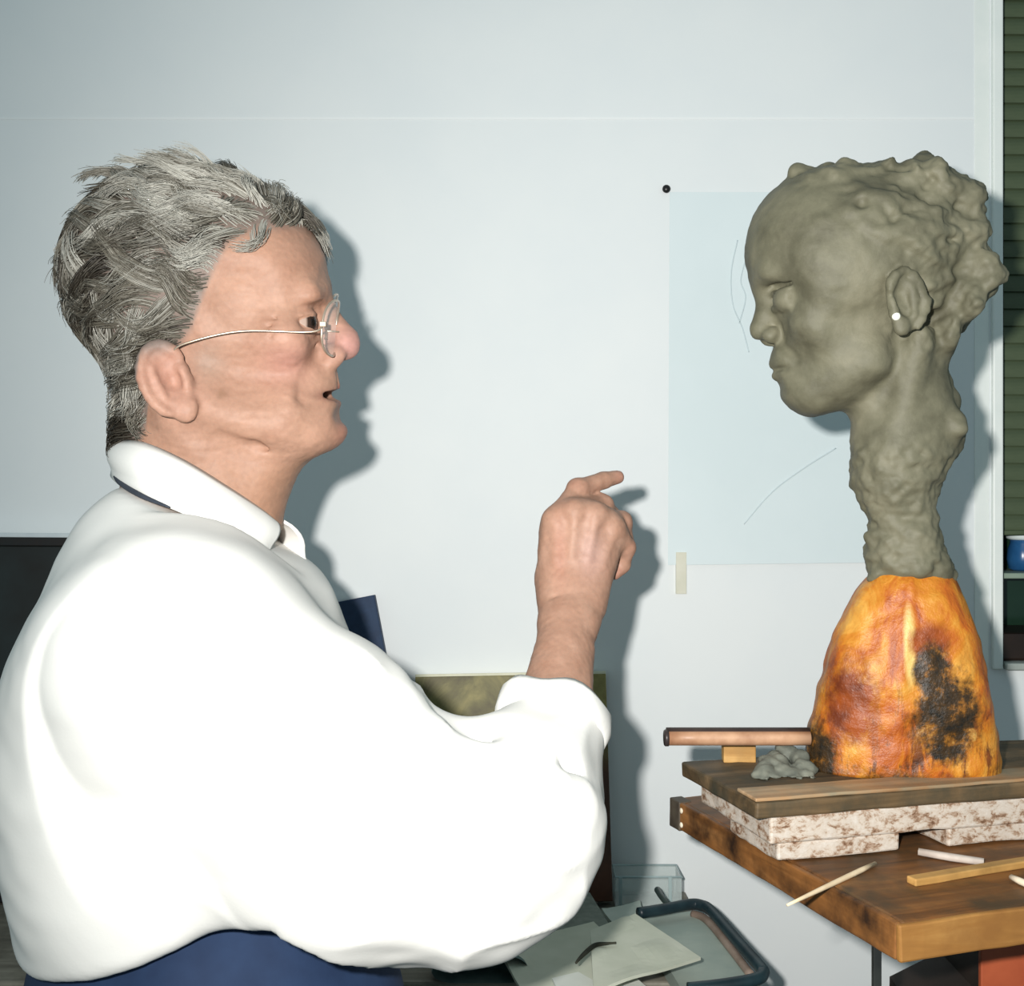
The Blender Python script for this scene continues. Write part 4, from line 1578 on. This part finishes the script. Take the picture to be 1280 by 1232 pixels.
for i in range(SEG + 1):
    t = i / SEG
    ti = np.clip(t * lenj, 0, 1) * SEG
    i0 = np.minimum(ti.astype(int), SEG - 1)
    fr_ = (ti - i0)[:, None]
    gp = Gd[own, i0] * (1 - fr_) + Gd[own, i0 + 1] * fr_
    P[:, i] = gp + off * (1 - (1 - spread[:, None]) * t ** .8) + jit * t * t
    need = -.0005 + (.002 + .009 * layer) * math.sin(min(1.0, t * 1.6) * math.pi / 2)
    for _ in range(2):
        sd_ = head_sdf(P[:, i])
        push = np.where(sd_ < need, need - sd_, 0.0)
        P[:, i] += head_grad(P[:, i]) * push[:, None]
P = lean(P)
# loose flicks: the crown tuft, the forehead tuft and the nape
rad = np.full((NS, SEG + 1), .00042) * np.linspace(1.15, .35, SEG + 1)[None]
T = np.gradient(P, axis=1)
T /= np.linalg.norm(T, axis=2, keepdims=True) + 1e-9
A = np.cross(T, nrm0[:, None, :])
A /= np.linalg.norm(A, axis=2, keepdims=True) + 1e-9
Bv = np.cross(T, A)
rings = []
for k in range(3):
    an = 2 * math.pi * k / 3
    rings.append(P + (A * math.cos(an) + Bv * math.sin(an)) * rad[..., None])
VV = np.stack(rings, 2).reshape(-1, 3)
base = (np.arange(NS) * (SEG + 1) * 3)[:, None, None]
ii = (np.arange(SEG) * 3)[None, :, None]
kk = np.arange(3)[None, None, :]
k1 = (kk + 1) % 3
QQ = np.stack([base + ii + kk, base + ii + k1, base + ii + 3 + k1, base + ii + 3 + kk], -1).reshape(-1, 4)
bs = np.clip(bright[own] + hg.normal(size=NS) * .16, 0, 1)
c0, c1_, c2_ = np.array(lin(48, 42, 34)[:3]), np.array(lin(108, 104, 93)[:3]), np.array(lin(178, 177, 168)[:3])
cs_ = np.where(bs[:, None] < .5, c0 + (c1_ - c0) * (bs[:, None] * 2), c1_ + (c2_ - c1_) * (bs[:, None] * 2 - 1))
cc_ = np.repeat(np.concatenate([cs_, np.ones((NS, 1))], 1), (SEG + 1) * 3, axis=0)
M_hair = vcol_mat('grey_hair', .42, .4, 60, .06, 0, 0)
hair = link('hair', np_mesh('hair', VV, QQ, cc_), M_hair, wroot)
hair['kind'] = 'stuff'

# ---- shirt
v = Vol((-.47, .645, ZC - .345), (.125, 1.19, ZC + .03), .0040)
v.ell(H0(240, 860), (.108, .172, .120))
for s in (-1, 1):
    v.cap(H0(236, 735), W(224, 812, D0 + s * .14), .050, .053, .05)
v.ell(H0(262, 742), (.072, .066, .046), .04)
v.ell(H0(226, 688), (.074, .100, .062), .03)
v.ell(H0(238, 1020), (.128, .182, .200), .10)
v.cap(W(222, 822, .79), W(405, 958, .795), .070, .072, .075)
v.cap(W(405, 955, .795), W(600, 1042, .80), .074, .058, .04)
v.cap(W(600, 1040, .80), W(640, 1015, .81), .060, .056, .03)
CU = W(690, 918, .872)
v.cap(W(640, 1025, .81), CU, .057, .040, .03)
v.cap(W(450, 1070, .79), W(560, 1085, .79), .076, .056, .06)
v.cap(W(215, 740, 1.06), (-.24, 1.095, 1.06), .062, .055, .05)
v.cap(CU - fd * .012, CU + fd * .06, .030, .032, .004, 'sub')       # cuff opening
# crook of the arm fold
v.cap(W(575, 868, .80), W(602, 925, .795), .022, .006, .03, 'sub')
v.cap(W(700, 960, .78), W(735, 1010, .82), .003, .003, .018, 'sub')
v.cap(W(420, 1150, .70), W(560, 1175, .72), .003, .003, .02, 'sub')
v.cap(W(380, 1120, .70), W(560, 1130, .72), .002, .002, .02, 'sub')
# hem: rises towards the middle
h0, h1 = W(60, 1252, .76), W(365, 1140, .76)
dh = h1 - h0
nh = np.array([dh[2], 0.02, -dh[0]])
F2 = v.F.copy()
v.plane(nh if nh[2] < 0 else -nh, h0, .012)
# the sleeve hangs below the hem line: keep it
pxg = 640 + v.ax[0][:, None, None] / .76 * FPX
pyg = 616 + (ZC - v.ax[2][None, None, :]) / .76 * FPX
keep = (pxg > 355) & ((pyg - 1150) < (pxg - 355) * .56)
v.F = np.where(keep, F2, v.F)
pd = ((v.ax[0][:, None, None] + .32) * .477 + (v.ax[2][None, None, :] - ZC - .0200)) / 1.108
cyl = np.sqrt((v.ax[0][:, None, None] + .248) ** 2 + (v.ax[1][None, :, None] - D0) ** 2) - .092
v._op((slice(None),) * 3, np.maximum(-pd, cyl).astype(np.float32), .012, 'sub')          # neck opening under the collar
del F2
V, Q = v.extract()
V = relax(V, Q, 2, .5)
Nn = normals_of(V, Q)
arm = ss(V[:, 0], W(380, 0, .78)[0], W(520, 0, .78)[0])
fold = noise(V * np.array([16, 16, 30]) + noise(V * 9, 60)[:, None] * 1.2, 61) * .0035 + noise(V * np.array([40, 30, 70]), 62) * .0013
fold2 = (1 - np.abs(noise(V * np.array([14, 20, 26]) + 5, 63))) ** 4 * .006
V = V + Nn * ((fold + arm * fold2 * .55) * (.45 + .55 * arm))[:, None]
m, nt, b = mat_new('white_cotton')
vv = coords(nt)
f = tex_noise(nt, vv, 9, 3)
nt.links.new(ramp(nt, f, [(.3, lin(226, 226, 222)), (.7, lin(230, 229, 224))]), b.inputs['Base Color'])
b.inputs['Roughness'].default_value = .85
b.inputs['Specular IOR Level'].default_value = .2
bump(nt, b, tex_noise(nt, vv, 420, 3), .12, .0006)
M_shirt = m
shirt = link('shirt', np_mesh('shirt', V, Q), M_shirt, wroot)
shirt['label'] = 'loose white cotton shirt with rolled sleeve'


def sub_link(name, me, mat, part):
    o = bpy.data.objects.new(name, me)
    COL.objects.link(o)
    me.materials.clear()
    me.materials.append(mat)
    o.parent = part
    return o


# rolled cuff
fa = np.cross(fd, np.array([0, 1.0, 0]))
fa /= np.linalg.norm(fa)
fb = np.cross(fd, fa)
rc = CU + fd * .010
ring = []
for t in np.linspace(0, 2 * math.pi, 40, endpoint=False):
    ring.append(rc + (fa * math.cos(t) + fb * math.sin(t)) * (.0375 + .002 * math.sin(3 * t + 1)) + fd * (.004 * math.sin(2 * t + .6)))
bm = bmesh.new()
prof = [(-.006, -.014), (.0025, -.013), (.0058, -.004), (.0050, .008), (.0015, .0135), (-.0035, .013), (-.0065, .006)]
rr = []
for i, p in enumerate(ring):
    o_ = (p - rc) - fd * np.dot(p - rc, fd)
    o_ /= np.linalg.norm(o_)
    w = .9 + .18 * math.sin(i * .7)
    rr.append([bm.verts.new(p + o_ * a * w * 1.25 + fd * b2 * w * 1.3) for a, b2 in prof])
for i in range(40):
    r0, r1 = rr[i], rr[(i + 1) % 40]
    for k in range(len(prof)):
        k1 = (k + 1) % len(prof)
        bm.faces.new((r0[k], r0[k1], r1[k1], r1[k]))
sub_link('cuff', bm_mesh('cuff', bm, True), M_shirt, shirt)

# collar: leaf folded down around the neck, near half given, far half mirrored in the middle plane
near = [((150, 551, 0), (141, 592, 0)), ((152, 550, -.030), (146, 604, -.042)), ((182, 553, -.058), (182, 622, -.080)), ((232, 575, -.068), (240, 646, -.092)), ((286, 608, -.058), (292, 672, -.080)),
        ((325, 634, -.036), (326, 690, -.052)), ((345, 650, -.018), (337, 694, -.034))]
top = [H0(*a) for a, _ in near]
bot = [H0(*b2) for _, b2 in near]
mir = lambda p: np.array([p[0], 2 * D0 - p[1], p[2]])
ftop, fbot = [mir(p) for p in top[:0:-1]], [mir(p) for p in bot[:0:-1]]
ftop[0], fbot[0] = H0(356, 650, .012), H0(386, 704, .020)          # the far collar point lies open
ftop[1], fbot[1] = H0(334, 638, .034), H0(352, 696, .048)
top = ftop + top
bot = fbot + bot
T_, B_ = catmull(top, 6), catmull(bot, 6)
bm = bmesh.new()
n = 8
G = []
for a, b2 in zip(T_, B_):
    row = []
    out = b2 - a
    o_ = np.array([out[0], out[1], 0])
    for j in range(n + 1):
        t = j / n
        p = a + (b2 - a) * t
        lift_ = .006 * math.sin(math.pi * min(1, t * 1.25)) ** .7 if t < .8 else .006 * math.sin(math.pi * min(1, t * 1.25)) ** .7
        c_ = np.array([a[0] - H0(245, 0)[0], a[1] - D0, 0])
        c_ /= np.linalg.norm(c_)
        row.append(bm.verts.new(p + c_ * lift_ + np.array([0, 0, .002 * math.sin(math.pi * t)])))
    G.append(row)
for i in range(len(G) - 1):
    for j in range(n):
        bm.faces.new((G[i][j], G[i][j + 1], G[i + 1][j + 1], G[i + 1][j]))
bmesh.ops.recalc_face_normals(bm, faces=bm.faces[:])
shell(bm, .0024)
col_o = sub_link('collar', bm_mesh('collar', bm, True), M_shirt, shirt)
# dark strip standing in for the shadow gap under the back collar
pts = catmull([H0(141, 588, -.012), H0(149, 602, -.044), H0(176, 619, -.078), H0(212, 634, -.094)], 6)
bd = sub_link('collar_shadow_strip', tube_mesh('collar_shadow_strip', pts, [.0008 + .0014 * math.sin(math.pi * i / (len(pts) - 1)) for i in range(len(pts))], 8), plain('collar_shadow_dark', lin(46, 52, 62), lin(58, 64, 74), 50, .8, .1), shirt)
bd['label'] = 'dark strip standing for the shadow under the collar'
# ---- trousers and shoes
v = Vol((-.45, .70, -.005), (.12, 1.16, ZC - .24), .007)
v.ell(H(250, 1210), (.118, .155, .16))
v.ell((-.245, .93, .92), (.125, .165, .16), .06)
v.ell(W(330, 1290, .86), (.10, .10, .12), .06)
for s in (-1, 1):
    v.cap((-.245, .93 + s * .08, .90), (-.245, .93 + s * .075, .50), .092, .075, .05)
    v.cap((-.245, .93 + s * .075, .50), (-.25, .93 + s * .075, .06), .074, .062, .03)
v.plane((0, 0, -1), (0, 0, .035))
v.plane((0, 0, 1), (0, 0, ZC - .262), .02)
V, Q = v.extract()
Nn = normals_of(V, Q)
V = V + Nn * (noise(V * 18, 71) * .004)[:, None]
trs = link('trousers', np_mesh('trousers', V, Q), plain('navy_cotton', lin(22, 42, 72), lin(30, 52, 84), 25, .8, .25), wroot)
trs['label'] = 'navy blue trousers'
for s in (-1, 1):
    v = Vol((-.33, .93 + s * .075 - .06, -.004), (-.03, .93 + s * .075 + .06, .11), .005)
    v.ell((-.255, .93 + s * .075, .045), (.05, .038, .05))
    v.ell((-.16, .93 + s * .075, .03), (.10, .042, .032), .03)
    v.plane((0, 0, -1), (0, 0, .001))
    V, Q = v.extract()
    link('shoe', np_mesh('shoe', V, Q), plain('shoe_black', lin(28, 26, 26), lin(36, 34, 34), 30, .4, .05), wroot)

# ================================================================== eyeglasses
gl = empty('eyeglasses', tuple(H(410, 410)))
props(gl, 'thin metal framed eyeglasses worn by the grey haired person', 'glasses')
M_wire = plain('wire_metal', lin(176, 160, 142), lin(190, 174, 156), 60, .32, 0, metal=.7)
m, nt, b = mat_new('lens_glass')
b.inputs['Base Color'].default_value = (.9, .95, .95, 1)
b.inputs['Roughness'].default_value = .03
b.inputs['Alpha'].default_value = .10
b.inputs['Specular IOR Level'].default_value = .5
M_lens = m
tilt = math.radians(9)
for s in (-1, 1):
    lc = H(419, 410, s * .033)
    outl = []
    for t in np.linspace(0, 2 * math.pi, 36, endpoint=False):
        e = 2.6
        c_, s_ = math.cos(t), math.sin(t)
        r = (abs(c_) ** e + abs(s_) ** e) ** (-1 / e)
        y, z = .0245 * r * c_, .0215 * r * s_
        wrap = -.9 * y * y * 6
        x = wrap - .003 * (1 if y * s > 0 else 0) * abs(y) / .0245
        outl.append(lc + np.array([x + z * math.sin(tilt) * .6, y, z * math.cos(tilt)]))
    fr = link('rim', tube_mesh('rim', outl, .00095, 8, closed=True), M_wire, gl)
    bm = bmesh.new()
    vs = [bm.verts.new(p) for p in outl]
    cv_ = bm.verts.new(np.mean(outl, 0) + np.array([.0016, 0, 0]))
    for i in range(36): bm.faces.new((cv_, vs[i], vs[(i + 1) % 36]))
    shell(bm, .0012)
    link('lens', bm_mesh('lens', bm, True), M_lens, gl)
    hinge = lc + np.array([-.006, s * .0245, .002])
    earp = H(232, 428, s * .074)
    mid = H(300, 413, s * .0685)
    tm = catmull([hinge, H(389, 414, s * .061), mid, earp, H(214, 440, s * .072)], 6)
    link('temple', tube_mesh('temple', tm, .0008, 8), M_wire, gl)
    pad = H(412, 418, s * .0115)
    link('nose_pad', tube_mesh('nose_pad', [lc + np.array([0, -s * .022, -.002]), pad + np.array([-.002, 0, .003]), pad + np.array([-.003, 0, -.004])], [.0006, .0012, .0016], 8), M_wire, gl)
    bm = bmesh.new()
    box(bm, *(hinge[0] - .002, hinge[0] + .003, hinge[1] - .0015, hinge[1] + .0015, hinge[2] - .002, hinge[2] + .002), .0005)
    link('hinge', bm_mesh('hinge', bm), M_wire, gl)
br = catmull([H(419, 410, -.0090) + np.array([0, 0, .006]), H(422, 397, 0) + np.array([.002, 0, .001]), H(419, 410, .0090) + np.array([0, 0, .006])], 6)
link('bridge', tube_mesh('bridge', br, .0010, 8), M_wire, gl)

for o in gl.children:                      # the glasses follow the lean of the head
    for q in o.data.vertices:
        q.co = Vector(lean(np.array(q.co)))
